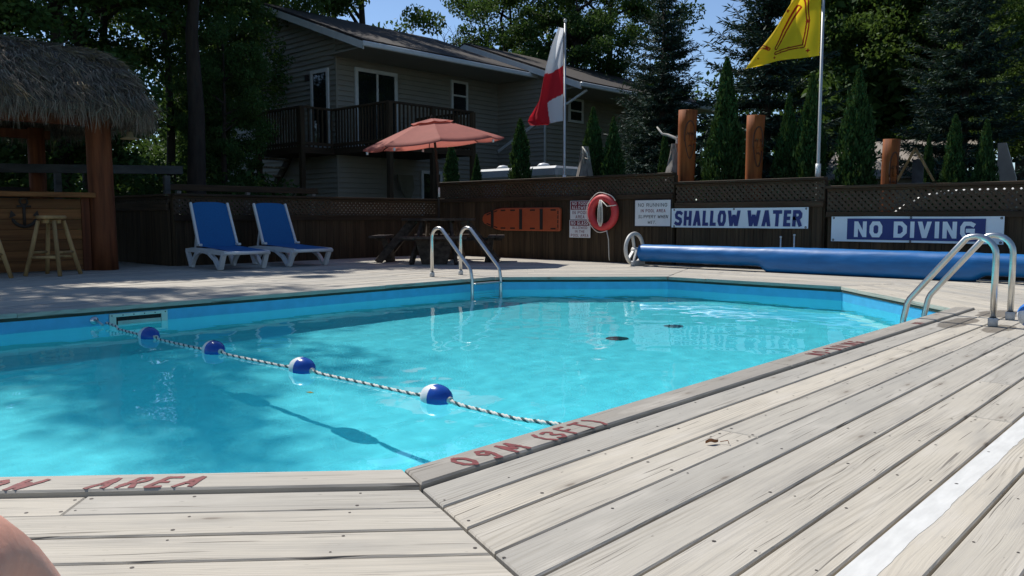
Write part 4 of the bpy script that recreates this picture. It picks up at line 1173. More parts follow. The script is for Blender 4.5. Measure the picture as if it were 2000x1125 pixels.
# bar stools
def stool(loc, rz, label):
    t = thing('bar_stool', label, 'stool', loc, rz, 'peeled pine bar stools')
    mb = MB(); mb.lathe([(0, .73), (.165, .73), (.18, .742), (.18, .765), (.165, .778), (0, .778)], 20); mb.build('seat', M_STOOL, t, True)
    mb = MB(); mb.box((0, 0, .70), (.24, .07, .05), None, .008); mb.box((0, 0, .702), (.07, .24, .05), None, .008); mb.build('seat_support', M_STOOL, t, True)
    F = [(.23, .23), (-.23, .23), (-.23, -.23), (.23, -.23)]
    for (x, y) in F:
        mb = MB(); mb.tube([(x, y, 0), (x * .72, y * .72, .35), (x * .46, y * .46, .71)], [.026, .028, .024], 10); mb.build('leg', M_STOOL, t, True)
    for k in range(4):
        a, b_ = F[k], F[(k + 1) % 4]; z = .24 if k % 2 == 0 else .30; f_ = 1 - z / .71 * .54
        mb = MB(); mb.tube([(a[0] * f_, a[1] * f_, z), (b_[0] * f_, b_[1] * f_, z)], .018, 8); mb.build('stretcher', M_STOOL, t, True)
stool((-7.14, -.76, 0), R(40), 'peeled pine bar stool nearest the red log post')
stool((-7.02, -1.62, 0), R(25), 'peeled pine bar stool cut off by the left picture edge')

# grey beams and railings behind bar and fence
T = thing('railing', 'grey painted wooden railing running behind the bar', 'railing', (-9.7, .6, -.3))
mb = MB(); mb.beam((-10.3, -1.6, 1.50), (-9.2, 2.0, 1.56), .05, .14, ch=.004); mb.build('top_rail', M_GREYB, T)
for f_ in (.05, .5, .93):
    p = V3(-10.3, -1.6, 0).lerp(V3(-9.2, 2.0, 0), f_)
    mb = MB(); mb.beam((p.x, p.y, -.3), (p.x, p.y, 1.46), .09, .09); mb.build('post', M_GREYB, T)
T = thing('railing', 'brown log railing with leaning posts behind the lounger fence', 'railing', (-9.2, 3.0, -.3))
mb = MB(); mb.beam((-9.3, 1.7, 1.27), (-9.3, 4.75, 1.27), .06, .11, ch=.006); mb.build('top_rail', M_RAILY, T)
for y in (1.9, 3.2, 4.6):
    mb = MB(); mb.beam((-9.3, y - .1, -.3), (-9.3, y + .06, 1.21), .07, .07); mb.build('post', M_GREYW, T)

# ------------------------------------------------------------------ flags
def flagpole(x, top, label):
    t = thing('flagpole', label, 'flagpole', (x, 6.87, -.3))
    mb = MB(); mb.tube([(x, 6.87, -.3), (x, 6.87, 1.0), (x, 6.87, top)], [.026, .024, .018], 10); mb.build('pole', mat('grey_metal_pole', (.45, .46, .46), .45, .6), t)
    mb = MB(); mb.lathe([(.02, -.03), (.034, 0), (.02, .03), (0, .038)], 12, Matrix.Translation((x, 6.87, top + .03))); mb.build('finial', M_GREYP, t)
    mb = MB(); mb.tube([(x, 6.87, 1.28), (x, 6.87, 1.50)], .036, 10); mb.build('base_sleeve', M_WPLAST, t)
    return t
flagpole(-4.76, 4.15, 'slim grey flagpole carrying the red and white flag')
flagpole(-.18, 4.9, 'tall grey flagpole carrying the yellow flag')
def inpoly(x, z, P):
    c_ = False; j = len(P) - 1
    for i in range(len(P)):
        if (P[i][1] > z) != (P[j][1] > z) and x < (P[j][0] - P[i][0]) * (z - P[i][1]) / (P[j][1] - P[i][1]) + P[i][0]: c_ = not c_
        j = i
    return c_
def segdist(x, z, L_):
    best = 9
    for (a, b_) in zip(L_[:-1], L_[1:]):
        dx, dz = b_[0] - a[0], b_[1] - a[1]; t = max(0, min(1, ((x - a[0]) * dx + (z - a[1]) * dz) / (dx * dx + dz * dz)))
        best = min(best, math.hypot(x - a[0] - t * dx, z - a[1] - t * dz))
    return best
def cloth_flag(name, label, rows, y0, colfn, depthfn, nu, nv):
    """rows(v) -> (x_hoist, z_hoist, x_fly, z_fly); grid nu across, nv down"""
    me = bpy.data.meshes.new(name); vs = []; fs = []
    for j in range(nv + 1):
        xh, zh, xf, zf = rows(j / nv)
        for i in range(nu + 1):
            u = i / nu; x = xh + (xf - xh) * u; z = zh + (zf - zh) * u
            vs.append((x, y0 + depthfn(u, j / nv, x, z), z))
    for j in range(nv):
        for i in range(nu): a = j * (nu + 1) + i; fs.append((a, a + 1, a + nu + 2, a + nu + 1))
    me.from_pydata(vs, [], fs)
    ca_ = me.color_attributes.new('print', 'FLOAT_COLOR', 'POINT')
    ca_.data.foreach_set('color', [c for v_ in vs for c in (*colfn(v_[0], v_[2]), 1.0)])
    me.polygons.foreach_set('use_smooth', [True] * len(fs))
    m, ns, ls, b = nodes(name + '_cloth')
    at = ns.new('ShaderNodeVertexColor'); at.layer_name = 'print'
    ls.new(at.outputs[0], b.inputs['Base Color']); b.inputs['Roughness'].default_value = .8; b.inputs['Specular IOR Level'].default_value = .2
    t = ns.new('ShaderNodeBsdfTranslucent'); ls.new(at.outputs[0], t.inputs[0]); mx = ns.new('ShaderNodeMixShader'); mx.inputs[0].default_value = .5
    ls.new(b.outputs[0], mx.inputs[1]); ls.new(t.outputs[0], mx.inputs[2]); ls.new(mx.outputs[0], ns['Material Output'].inputs[0])
    return tag(obj(name, me, m), label, 'flag')
def lerp_tab(tab, v):
    for a, b_ in zip(tab[:-1], tab[1:]):
        if v <= b_[0]:
            t = (v - a[0]) / (b_[0] - a[0]); return a[1] + (b_[1] - a[1]) * t, a[2] + (b_[2] - a[2]) * t
    return tab[-1][1], tab[-1][2]
# red and white flag: fly edge droops far below its hoist
f1 = [(0, -4.78, 4.05), (.15, -4.95, 3.80), (.35, -5.18, 3.35), (.6, -5.42, 2.92), (.82, -5.66, 2.60), (.9, -5.68, 2.52), (.97, -5.58, 2.435), (1, -5.30, 2.425)]
def rows1(v):
    xf, zf = lerp_tab(f1, v); zh = 4.05 - v * 1.60
    return -4.775, zh, xf, zf
WHT, REDC = (.66, .68, .72), (.50, .022, .035)
def col1(x, z):
    if z > 3.42 - (x + 4.775) * -.45 and z > 3.30: return WHT
    if inpoly(x, z, [(-5.12, 2.80), (-4.70, 2.95), (-4.70, 2.38), (-5.07, 2.38)]): return WHT
    return REDC
cloth_flag('flag_cloth', 'drooping red and white flag on the slim pole', rows1, 6.84, col1, lambda u, v, x, z: .10 * math.sin(u * 5 + v * 4) * u + .05 * math.sin(u * 13 + v * 3) * u, 60, 110)
# yellow flag with red double border
f2 = [(0, -.55, 4.30), (.25, -.50, 4.0), (.45, -.62, 3.72), (.62, -.92, 3.40), (.78, -1.16, 3.15), (.9, -1.33, 2.99), (1, -1.375, 2.955)]
def rows2(v):
    xf, zf = lerp_tab(f2, v); zh = 4.55 - v * 1.57
    return -.20, zh, xf, zf
YEL, REDD = (.80, .58, .025), (.30, .03, .012)
LN = [[(-.42, 4.05), (-.395, 3.65), (-.37, 3.48), (-.40, 3.28), (-.425, 3.14)], [(-.425, 3.14), (-.62, 3.115), (-.80, 3.08)], [(-.80, 3.15), (-.69, 3.37), (-.58, 3.53), (-.48, 3.67)], [(-1.14, 3.19), (-1.0, 3.20), (-.91, 3.155)]]
FL = [(-.375, 3.47, .032), (-.365, 3.07, .035), (-.82, 3.02, .025), (-.93, 3.17, .04), (-.60, 3.62, .03), (-1.09, 3.05, .018), (-.84, 3.47, .045), (-.74, 3.57, .04)]
def col2(x, z):
    d = min(segdist(x, z, l) for l in LN)
    if .008 < d < .026: return REDD
    for (fx, fz, r_) in FL:
        dx, dz = abs(x - fx), abs(z - fz)
        if (dx / r_ + dz / (r_ * .5) < 1) or (dx / (r_ * .5) + dz / r_ < 1) or dx + dz < r_ * .6: return REDD
    return YEL
cloth_flag('flag_cloth', 'billowing yellow flag with red double border lines', rows2, 6.84, col2, lambda u, v, x, z: .16 * math.sin(u * 4.5 + v * 3) * u + .05 * math.sin(u * 11 - v * 6) * u + .03 * math.sin(v * 17 + u * 4) * u, 220, 240)

# ------------------------------------------------------------------ house
def siding(mb, poly, place, pitch=.135, off=0.0):
    z0 = min(p[1] for p in poly); z1 = max(p[1] for p in poly); z = z0
    while z < z1:
        pc = clip(poly, 0, 1, z + pitch); pc = clip(pc, 0, -1, -z) if len(pc) > 2 else []
        if len(pc) > 2:
            vs = [place(s, zz, off + .042 * (1 - (zz - z) / pitch)) for s, zz in pc]
            mb.add(vs, [list(range(len(vs)))])
            # butt edge under the course
            lo_ = [p for p in pc if abs(p[1] - z) < 1e-6]
            if len(lo_) >= 2:
                a, b_ = min(p[0] for p in lo_), max(p[0] for p in lo_)
                mb.add([place(a, z, off), place(b_, z, off), place(b_, z, off + .042), place(a, z, off + .042)], [(0, 1, 2, 3)])
        z += pitch
HX, HY, G0 = -13.85, 8.45, -.32
def house(name, label, hx, hy, ylen, apexd, eave_over, z_apex, slope, left_over, base):
    T = thing(name, label, 'house', (hx, hy, G0))
    za = z_apex; zr = lambda d: za - slope * abs(d)       # d: distance from ridge along X
    rx = hx - apexd
    xl = rx - apexd
    front = lambda s, z, t: (s, hy - t, z)
    mb = MB(); siding(mb, [(xl, base), (hx, base), (hx, zr(apexd) - .02), (rx, za - .02), (xl, zr(apexd) - .02)], front)
    mb.add([(xl, hy + .01, G0), (hx, hy + .01, G0), (hx, hy + .01, zr(apexd) - .02), (rx, hy + .01, za - .02), (xl, hy + .01, zr(apexd) - .02)], [(0, 1, 2, 3, 4)])
    mb.build('gable_wall', M_SIDING, T)
    side = lambda s, z, t: (hx + t, s, z)
    mb = MB(); siding(mb, [(hy, base), (hy + ylen, base), (hy + ylen, zr(apexd) - .02), (hy, zr(apexd) - .02)], side)
    mb.add([(hx - .01, hy, G0), (hx - .01, hy + ylen, G0), (hx - .01, hy + ylen, zr(apexd)), (hx - .01, hy, zr(apexd))], [(0, 1, 2, 3)])
    mb.build('side_wall', M_SIDING, T)
    mb = MB(); mb.box((xl + .05, hy + ylen / 2, (G0 + zr(apexd)) / 2), (.1, ylen, zr(apexd) - G0)); mb.box(((xl + hx) / 2, hy + ylen - .05, (G0 + zr(apexd)) / 2), (hx - xl, .1, zr(apexd) - G0)); mb.build('rear_wall', M_SIDING, T)
    mb = MB(); mb.box((hx + .008, hy - .008, (base + zr(apexd)) / 2), (.05, .05, zr(apexd) - base - .1)); mb.build('corner_trim', M_SIDING, T)
    ro = .32; th = .10
    rf = MB()
    for sgn, over in ((1, eave_over), (-1, left_over)):
        d1 = apexd + over
        p = [(rx, za + .12), (rx + sgn * d1, zr(d1) + .12)]
        y0, y1 = hy - ro, hy + ylen + .1
        a, b_ = p
        vs = [(a[0], y0, a[1]), (b_[0], y0, b_[1]), (b_[0], y1, b_[1]), (a[0], y1, a[1])]
        lo_ = [(x, y, z - .06) for x, y, z in vs]
        rf.add(vs + lo_, [(0, 1, 2, 3)[::sgn], (4, 5, 6, 7)[::-sgn], (0, 1, 5, 4), (1, 2, 6, 5), (2, 3, 7, 6)])
    roof = rf.build('roof', M_SHINGLE, T)
    for sgn, over in ((1, eave_over), (-1, left_over)):
        d1 = apexd + over; y0 = hy - ro - .02
        mb = MB(); mb.prism([(rx, za + .055), (rx + sgn * d1, zr(d1) + .055), (rx + sgn * d1, zr(d1) - .13), (rx, za - .13)], lambda s, z, t: (s, y0 + t, z), -.012, .016); mb.build('rake_board', M_FASCIA, T)
        mb = MB(); mb.box((rx + sgn * (d1 + .035), hy + ylen / 2 - .1, zr(d1) + .0), (.09, ylen + .6, .13), None, .02); mb.build('gutter', M_FASCIA, T)
        # flat soffit under the overhang
        mb = MB(); x0, x1 = rx + sgn * apexd, rx + sgn * d1
        mb.box(((x0 + x1) / 2, hy + ylen / 2 - .1, zr(d1) - .04), (abs(x1 - x0) - .02, ylen + .35, .03)); mb.build('soffit', M_SIDING, T)
    # infill triangle of the wide eave at the gable end
    d1 = apexd + eave_over
    mb = MB(); siding(mb, [(hx, zr(d1) - .02), (rx + d1 - .02, zr(d1) - .02), (hx, zr(apexd) - .02)], lambda s, z, t: (s, hy - .002 - t, z)); mb.build('eave_gable', M_SIDING, T)
    return T
def framed(T, name, place, s0, s1, z0, z1, fw=.09, mull=(), hor=(), glass=M_GLASS):
    f_ = MB()
    for (a, b_, c_, d_) in ((s0, s0 + fw, z0, z1), (s1 - fw, s1, z0, z1), (s0 + fw, s1 - fw, z0, z0 + fw), (s0 + fw, s1 - fw, z1 - fw, z1)):
        f_.prism([(a, c_), (b_, c_), (b_, d_), (a, d_)], place, .0, .05)
    for q in mull: f_.prism([(q - .03, z0 + fw), (q + .03, z0 + fw), (q + .03, z1 - fw), (q - .03, z1 - fw)], place, .0, .044)
    for q in hor: f_.prism([(s0 + fw, q - .025), (s1 - fw, q - .025), (s1 - fw, q + .025), (s0 + fw, q + .025)], place, .0, .042)
    o = f_.build(name, M_FASCIA, T)
    g_ = MB(); g_.prism([(s0 + fw, z0 + fw), (s1 - fw, z0 + fw), (s1 - fw, z1 - fw), (s0 + fw, z1 - fw)], place, .0, .022)
    og = g_.build('pane', glass, None); og.parent = o; og.location = (0, 0, 0)
    me = og.data; loc = T.location
    for v_ in me.vertices: v_.co -= loc
    return o
T1 = house('house', 'beige sided two storey house with balcony and wide brown roof', HX, HY, 6.15, 3.05, 1.65, 6.72, .36, .5, -.2)
sidep = lambda s, z, t: (HX + .036 + t, s, z)
frontp = lambda s, z, t: (s, HY - .036 - t, z)
framed(T1, 'sliding_door', sidep, 9.0, 10.45, 2.62, 4.78, .10, (9.75,))
framed(T1, 'window', sidep, 12.52, 13.2, 3.80, 4.86, .07, (), (4.42,))
framed(T1, 'window', sidep, 11.3, 12.12, .55, 2.12, .09)
dr = framed(T1, 'door', frontp, -14.95, -14.12, 2.62, 4.72, .09)
mb = MB(); mb.box((-15.12, HY - .08, 4.55), (.10, .10, .16), None, .02); mb.build('wall_lamp', M_DARK, T1)
# balcony
BL = 2.58
def balcony(T):
    mb = MB(); mb.box((HX + 1.19 + .03, 9.75, BL - .09), (2.32, 2.9, .16)); mb.box((-14.9, HY - .58, BL - .09), (2.2, 1.08, .158)); mb.build('balcony_floor', M_RAILY, T)
    runs = [((HX + 2.34, 8.34, 0), (HX + 2.34, 11.18, 0)), ((HX + .05, 8.34, 0), (HX + 2.34, 8.34, 0)), ((HX - .02, HY - 1.08, 0), (HX - .02, HY - .1, 0)), ((-15.98, HY - 1.08, 0), (HX - .02, HY - 1.08, 0)), ((HX + 2.34, 11.18, 0), (HX + .05, 11.18, 0))]
    for a, b_ in runs:
        a, b_ = Vector(a), Vector(b_)
        mb = MB(); mb.beam(a + V3(0, 0, BL + 1.0), b_ + V3(0, 0, BL + 1.0), .10, .05); mb.beam(a + V3(0, 0, BL + .08), b_ + V3(0, 0, BL + .08), .05, .08); mb.build('rail', M_RAIL, T)
        L = (b_ - a).length; n = max(2, int(L / .125))
        me = None
        for k in range(n):
            p = a.lerp(b_, (k + .5) / n)
            if me is None:
                mm = MB(); mm.box((0, 0, 0), (.036, .036, 1.02)); me = mm.mesh('baluster')
            obj('baluster', me, M_FENCE, T, tuple(p + V3(0, 0, BL + .50) - T.location))
    for (x, y) in ((HX + 2.34, 8.34), (HX + 2.34, 11.18), (HX + 2.34, 9.75), (HX - .02, HY - 1.08), (-15.98, HY - 1.08)):
        mb = MB(); mb.box((x, y, (G0 + BL + 1.0) / 2), (.12, .12, BL + 1.0 - G0)); mb.build('balcony_post', M_FENCE, T)
balcony(T1)
mb = MB()   # stairs down from the balcony
for k in range(11):
    mb.box((-16.3 - k * .0 , HY - .55 - k * .0, 0), (.01, .01, .01)) if False else None
for k in range(12):
    z = BL - .2 - k * .215
    mb = MB(); mb.box((-16.15 - k * .23, HY - .58, z), (.27, .95, .045)); mb.build('stair_tread', M_GREYW, T1)
mb = MB()
for y in (HY - .09, HY - 1.07): mb.beam((-16.0, y, BL - .1), (-18.9, y, -.2), .05, .22)
mb.build('stair_stringer', M_RAIL, T1)
# lighter shell-shaped thing stored under the balcony
mb = MB(); mb.add([(HX + .35, 10.2, 1.95), (HX + .35, 10.75, 1.95), (HX + .35, 10.8, 1.6), (HX + .35, 10.62, 1.15), (HX + .35, 10.35, 1.5)], [(0, 1, 2, 3, 4)])
mb2 = MB(); mb2.prism([(10.2, 1.95), (10.75, 1.95), (10.8, 1.6), (10.62, 1.15), (10.35, 1.5)], lambda s, z, t: (HX + t, s, z), .30, .36, .01)
tag(mb2.build('surfboard', mat('dull_beige_board', (.16, .15, .11), .6)), 'dull beige board hanging under the balcony behind the umbrella', 'board')
T2 = house('house', 'beige sided rear house wing with white rake board and downspout', -11.82, 14.58, 7.5, 3.2, 1.62, 6.27, .36, .4, -.2)
sidep2 = lambda s, z, t: (-11.82 + .036 + t, s, z)
framed(T2, 'window', sidep2, 15.6, 16.32, 3.72, 4.46, .07, (), (4.08,))
mb = MB(); P = [(-10.25, 14.55, 4.42), (-10.9, 14.50, 4.1), (-11.78, 14.5, 3.95), (-11.78, 14.5, .0)]; mb.tube(P, .04, 8); mb.build('downspout', M_FASCIA, T2)
mb = MB(); mb.beam((-13.78, 14.54, 2.85), (-11.9, 14.54, 3.75), .05, .09); mb.build('downspout', M_FASCIA, T2)

# hot tub beyond the fence
T = thing('hot_tub', 'pale grey covered hot tub in front of the rear house', 'hot tub', (-7.5, 9.2, G0))
mb = MB(); mb.box((-7.45, 9.3, .62), (2.1, 1.4, 1.9), None, .05); mb.build('cabinet', mat('grey_tub_cabinet', (.22, .24, .25), .6), T)
mb = MB(); mb.box((-7.45, 9.28, 1.70), (2.3, 1.55, .24), None, .05); mb.build('cover', M_TUB, T)
for x in (-8.2, -7.0):
    mb = MB(); mb.lathe([(.09, 1.82), (.16, 1.84), (.10, 1.90), (0, 1.92)], 12, Matrix.Translation((x, 8.9, 0))); mb.build('cover_knob', M_WPLAST, T)

# shed roof far right
T = thing('shed', 'low shed with pale grey metal roof behind the carved posts', 'shed', (-1.0, 12.4, G0))
mb = MB(); mb.add([(-2.3, 12.0, 1.55), (.1, 12.0, 1.55), (.3, 13.6, 2.35), (-2.5, 13.6, 2.35), (-2.3, 12.0, 1.5), (.1, 12.0, 1.5), (.3, 13.6, 2.3), (-2.5, 13.6, 2.3)], [(0, 1, 2, 3), (7, 6, 5, 4), (0, 4, 5, 1), (1, 5, 6, 2), (2, 6, 7, 3), (3, 7, 4, 0)]); mb.build('roof', M_ROOFT, T)
mb = MB(); mb.box((-1.1, 12.9, .6), (2.1, 1.4, 1.84)); mb.build('wall', M_SIDING, T)

# carved posts
def carved(x, y, top, r, label):
    t = thing('carved_post', label, 'carved post', (x, y, G0), 0, 'carved cedar posts')
    zs = [G0, .6, 1.2, top - .25, top]; mb = MB(); mb.tube([(x + .01 * k, y, z) for k, z in enumerate(zs)], [r * 1.0, r * .94, r * .97, r * 1.04, r * 1.08], 20); mb.build('log', M_CEDARP, t)
    # carved face arcs towards the pool side (camera faces it from +x,-y)
    a0 = R(-40)
    def on(a, z, k=1.0): return (x + .03 + r * 1.05 * k * math.cos(a0 + a), y + r * 1.05 * k * math.sin(a0 + a), z)
    mb = MB(); zc = top - .42
    mb.tube([on(.60 * math.cos(q), zc + .24 * math.sin(q), .99) for q in np.linspace(R(-15), R(200), 22)], .012, 6)
    mb.tube([on(.62 * math.cos(q) * (1 - .25 * abs(math.sin(q))), zc + .05 + .40 * math.sin(q), .985) for q in np.linspace(R(200), R(335), 18)], .008, 6)
    for s1 in (-.26, .26): mb.tube([on(s1 - .14, zc + .02, .985), on(s1, zc + .06, .985), on(s1 + .14, zc + .015, .985)], .009, 5)
    mb.tube([on(-.2, zc - .16, .985), on(0, zc - .14, .985), on(.2, zc - .17, .985)], .009, 5)
    mb.build('carved_face', M_CARVE, t)
    mb = MB(); mb.tube([on(0, zc + .06), on(0, zc - .02, 1.06), on(0, zc - .07, 1.08)], [.012, .022, .026], 8); mb.build('carved_nose', M_CEDARP, t)
carved(-2.48, 7.15, 2.46, .140, 'tallest carved cedar post beside the driftwood branch')
carved(-1.31, 7.15, 2.28, .126, 'middle carved cedar post left of the yellow flagpole')
carved(.66, 7.15, 1.80, .102, 'shortest carved cedar post in front of the shed roof')

# driftwood, birdhouse-like plank cones, A-frame
mb = MB()
P = [(-3.12, 7.3, 2.26), (-3.02, 7.3, 2.14), (-2.90, 7.3, 2.11), (-2.72, 7.28, 2.04), (-2.70, 7.27, 1.93), (-2.60, 7.26, 1.78), (-2.53, 7.25, 1.70), (-2.47, 7.25, 1.58), (-2.38, 7.25, 1.50)]
mb.tube(P, [.012, .02, .024, .028, .03, .03, .024, .022, .008], 8); mb.tube([P[3], (-2.66, 7.3, 2.10), (-2.62, 7.3, 2.16)], [.016, .012, .005], 6); mb.tube([P[5], (-2.56, 7.2, 1.82), (-2.50, 7.2, 1.83)], [.02, .016, .006], 6)
mb.tube([P[4], (-2.74, 7.26, 1.6), (-2.72, 7.25, .6), (-2.7, 7.25, G0)], .02, 6)
tag(mb.build('driftwood_branch', mat('bleached_driftwood', (.42, .40, .36), .8, 0, .2, (10, 10, 10))), 'bleached crooked driftwood branch over the fence step', 'driftwood')
def cone_planks(x, y, apexz, w, label, n=7):
    t = thing('plank_cone', label, 'ornament', (x, y, G0))
    for k in range(n):
        a = math.pi * 2 * k / n
        mb = MB(); mb.beam((x + w * math.cos(a), y + w * math.sin(a), apexz - .62), (x + .02 * math.cos(a), y + .02 * math.sin(a), apexz - .02 * (k % 3)), .13, .02, (math.cos(a), math.sin(a), .3)); mb.build('plank', M_GREYW, t)
    mb = MB(); mb.box((x, y, (G0 + apexz - .5) / 2), (.10, .10, apexz - .5 - G0)); mb.build('stand', M_GREYW, t)
cone_planks(-2.70, 7.22, 1.95, .20, 'grey weathered plank cone under the driftwood branch')
cone_planks(-4.60, 7.25, 2.02, .15, 'grey weathered plank ornament left of the twin cedars', 6)
mb = MB(); mb.tube([(-4.50, 7.05, 2.0), (-4.40, 7.05, 1.88), (-4.37, 7.05, 1.78), (-4.45, 7.06, 1.80)], [.008, .016, .014, .006], 6); mb.tube([(-4.50, 7.05, 2.0), (-4.52, 7.12, 1.7)], .006, 5)
tag(mb.build('driftwood_piece', mat('bleached_antler_wood', (.5, .48, .42), .7)), 'small bleached driftwood piece hung on the plank ornament', 'driftwood')
T = thing('wooden_a_frame', 'thin wooden A frame with crossboard behind the low fence', 'frame', (.85, 7.6, G0))
for (x0, z0, x1, z1) in ((.62, 1.22, .865, 1.70), (.865, 1.70, 1.12, 1.24)):
    mb = MB(); mb.beam((x0, 7.6, z0), (x1, 7.6, z1), .03, .028); mb.build('arm', M_STOOL, T)
mb = MB(); mb.box((.85, 7.60, 1.19), (.48, .10, .07)); mb.build('crossboard', M_GREYW, T)
mb = MB(); mb.box((.89, 7.66, .6), (.14, .04, 1.9)); mb.build('backboard', M_GREYB, T)
mb = MB(); mb.prism([(1.70, .0), (1.98, .0), (1.90, 1.30), (1.76, 1.78), (1.66, 1.78)], lambda x, z, t: (x, 8.5 + t, z), 0, .05)
tag(mb.build('leaning_panel', M_ROOFT), 'pale grey leaning panel behind the rightmost small cedar', 'panel')

# ------------------------------------------------------------------ vegetation
def leaves_mesh(name, C, S, asp=.5, bias=None):
    n = len(C)
    a = RNG.normal(size=(n, 3))
    if bias is not None: a = a * bias[1] + bias[0]
    a /= np.linalg.norm(a, axis=1)[:, None] + 1e-9
    b_ = np.cross(a, RNG.normal(size=(n, 3))); b_ /= np.linalg.norm(b_, axis=1)[:, None] + 1e-9
    S = S[:, None]
    v = np.stack([C - a * S, C + b_ * S * asp, C + a * S, C - b_ * S * asp], 1).reshape(-1, 3)
    me = bpy.data.meshes.new(name)
    me.vertices.add(4 * n); me.vertices.foreach_set('co', v.ravel())
    me.loops.add(4 * n); me.loops.foreach_set('vertex_index', np.arange(4 * n, dtype=np.int32))
    me.polygons.add(n); me.polygons.foreach_set('loop_start', np.arange(0, 4 * n, 4, dtype=np.int32)); me.polygons.foreach_set('loop_total', np.full(n, 4, dtype=np.int32))
    me.update(calc_edges=True); me.validate()
    return me
def broadleaf(seed_, H, Rr, low, nclump, nleaf, leaf):
    rd = random.Random(seed_); mb = MB()
    P = [V3(0, 0, -.1)]; 
    for k in range(1, 7): P.append(V3(rd.uniform(-.12, .12) * k * .5, rd.uniform(-.12, .12) * k * .5, H * .92 * k / 6))
    mb.tube(P, [.24, .20, .17, .13, .09, .06, .03], 10)
    tips = []
    for k in range(16):
        f = rd.uniform(low + .02, .88); i = min(5, int(f * .999 / .92 * 6)); 
        p = P[0].lerp(P[-1], f / .92) if f < .92 else P[-1]
        a = rd.uniform(0, 6.283); ln = Rr * rd.uniform(.55, 1.0) * math.sin(math.pi * min(1, max(.12, (f - low) / (1.08 - low)))) ** .6
        q = p + V3(math.cos(a) * ln, math.sin(a) * ln, ln * rd.uniform(.1, .55))
        mid = p.lerp(q, .5) + V3(0, 0, .15 * ln)
        mb.tube([p, mid, q], [.06, .04, .012], 6); tips += [q, mid, p.lerp(q, .75)]
    C = []; S = []
    for k in range(nclump):
        if k < len(tips): c = tips[k]
        else:
            f = rd.uniform(low, 1.0); a = rd.uniform(0, 6.283); rr = Rr * math.sqrt(rd.random()) * math.sin(math.pi * min(1, max(.1, (f - low) / (1.05 - low)))) ** .5
            c = V3(rr * math.cos(a), rr * math.sin(a), f * H)
        cr = rd.uniform(.35, .85) * Rr / 2.6
        m_ = int(nleaf * rd.uniform(.6, 1.3))
        d = RNG.normal(size=(m_, 3)); d /= np.linalg.norm(d, axis=1)[:, None]
        d *= (RNG.random(m_) ** .5)[:, None] * cr; d[:, 2] *= .62
        C.append(d + np.array(c)); S.append(leaf * RNG.uniform(.6, 1.25, m_))
    return mb.mesh('trunk'), leaves_mesh('crown', np.concatenate(C), np.concatenate(S), .55)
def spruce(seed_, H, Rr):
    rd = random.Random(seed_); mb = MB(); mb.tube([(0, 0, -.1), (0, 0, H * .5), (0, 0, H)], [.16, .09, .012], 8)
    C, A, S = [], [], []
    z = .35
    while z < H - .1:
        f = 1 - z / H; nb = 9 if f > .25 else 6
        for k in range(nb):
            a = rd.uniform(0, 6.283); L = Rr * (f ** .8) * rd.uniform(.7, 1.12) + .12
            ca_, sa_ = math.cos(a), math.sin(a)
            rise = rd.uniform(-.03, .05) + .55 * (1 - f) ** 2
            pts = []
            for q in range(5):
                t = q / 4; pts.append(V3(ca_ * L * t, sa_ * L * t, z + L * t * rise - .10 * L * math.sin(t * 2.4) + .18 * L * t * t))
            mb.tube(pts, [.018, .014, .011, .008, .004], 4, caps=False)
            nt = max(3, int(L / .065))
            for q in range(nt):
                t = (q + rd.random()) / nt; i = min(3, int(t * 4)); p = pts[i].lerp(pts[i + 1], t * 4 - i)
                for s1 in (-1, 1):
                    tl = (.34 * L * (1 - t) + .09) * rd.uniform(.6, 1.1)
                    td = V3(ca_ * .75 - s1 * sa_ * .8, sa_ * .75 + s1 * ca_ * .8, rd.uniform(-.12, .10)).normalized()
                    m_ = max(3, int(tl / .030))
                    for w in range(m_):
                        u_ = w / m_
                        C.append(p + td * tl * u_); A.append(td * .8 + V3(rd.gauss(0, .55), rd.gauss(0, .55), rd.gauss(.12, .5))); S.append(rd.uniform(.045, .08))
        z += rd.uniform(.27, .36) * (1.0 if f > .3 else .75)
    C = np.array([tuple(c) for c in C]); A = np.array([tuple(c) for c in A])
    n = len(C); A /= np.linalg.norm(A, axis=1)[:, None]
    B = np.cross(A, RNG.normal(size=(n, 3))); B /= np.linalg.norm(B, axis=1)[:, None]
    S = np.array(S)[:, None]; C = C + A * S
    v = np.stack([C - A * S, C + B * S * .22, C + A * S * 1.2, C - B * S * .22], 1).reshape(-1, 3)
    me = bpy.data.meshes.new('needles'); me.vertices.add(4 * n); me.vertices.foreach_set('co', v.ravel()); me.loops.add(4 * n)
    me.loops.foreach_set('vertex_index', np.arange(4 * n, dtype=np.int32)); me.polygons.add(n)
    me.polygons.foreach_set('loop_start', np.arange(0, 4 * n, 4, dtype=np.int32)); me.polygons.foreach_set('loop_total', np.full(n, 4, dtype=np.int32)); me.update(calc_edges=True); me.validate()
    return mb.mesh('trunk'), me
def cedar(seed_, n=15000):
    rg = np.random.default_rng(seed_)      # unit height 1, radius 1 at the widest
    f = rg.random(n) ** 1.25; th = rg.uniform(0, 6.283, n)
    prof = np.clip((1 - f), 0, 1) ** .72 * np.clip(f * 9 + .45, 0, 1)
    lump = 1 + .20 * np.sin(th * 2 + f * 13 + seed_) + .14 * np.sin(th * 5 - f * 27) + .10 * np.sin(th * 9 + f * 61) + .15 * rg.normal(size=n)
    rr = prof * lump * (.62 + .38 * rg.random(n) ** .4)
    return f, th, rr, rg
def cedar_mesh(seed_, H, Rr, n):
    f, th, rr, rg = cedar(seed_, n)
    C = np.stack([rr * Rr * np.cos(th), rr * Rr * np.sin(th), f * H + .05], 1)
    out = np.stack([np.cos(th) * .5, np.sin(th) * .5, np.full(n, 1.0)], 1)
    return leaves_mesh('foliage', C, rg.uniform(.018, .040, n), .5, (out * 1.2, .55))

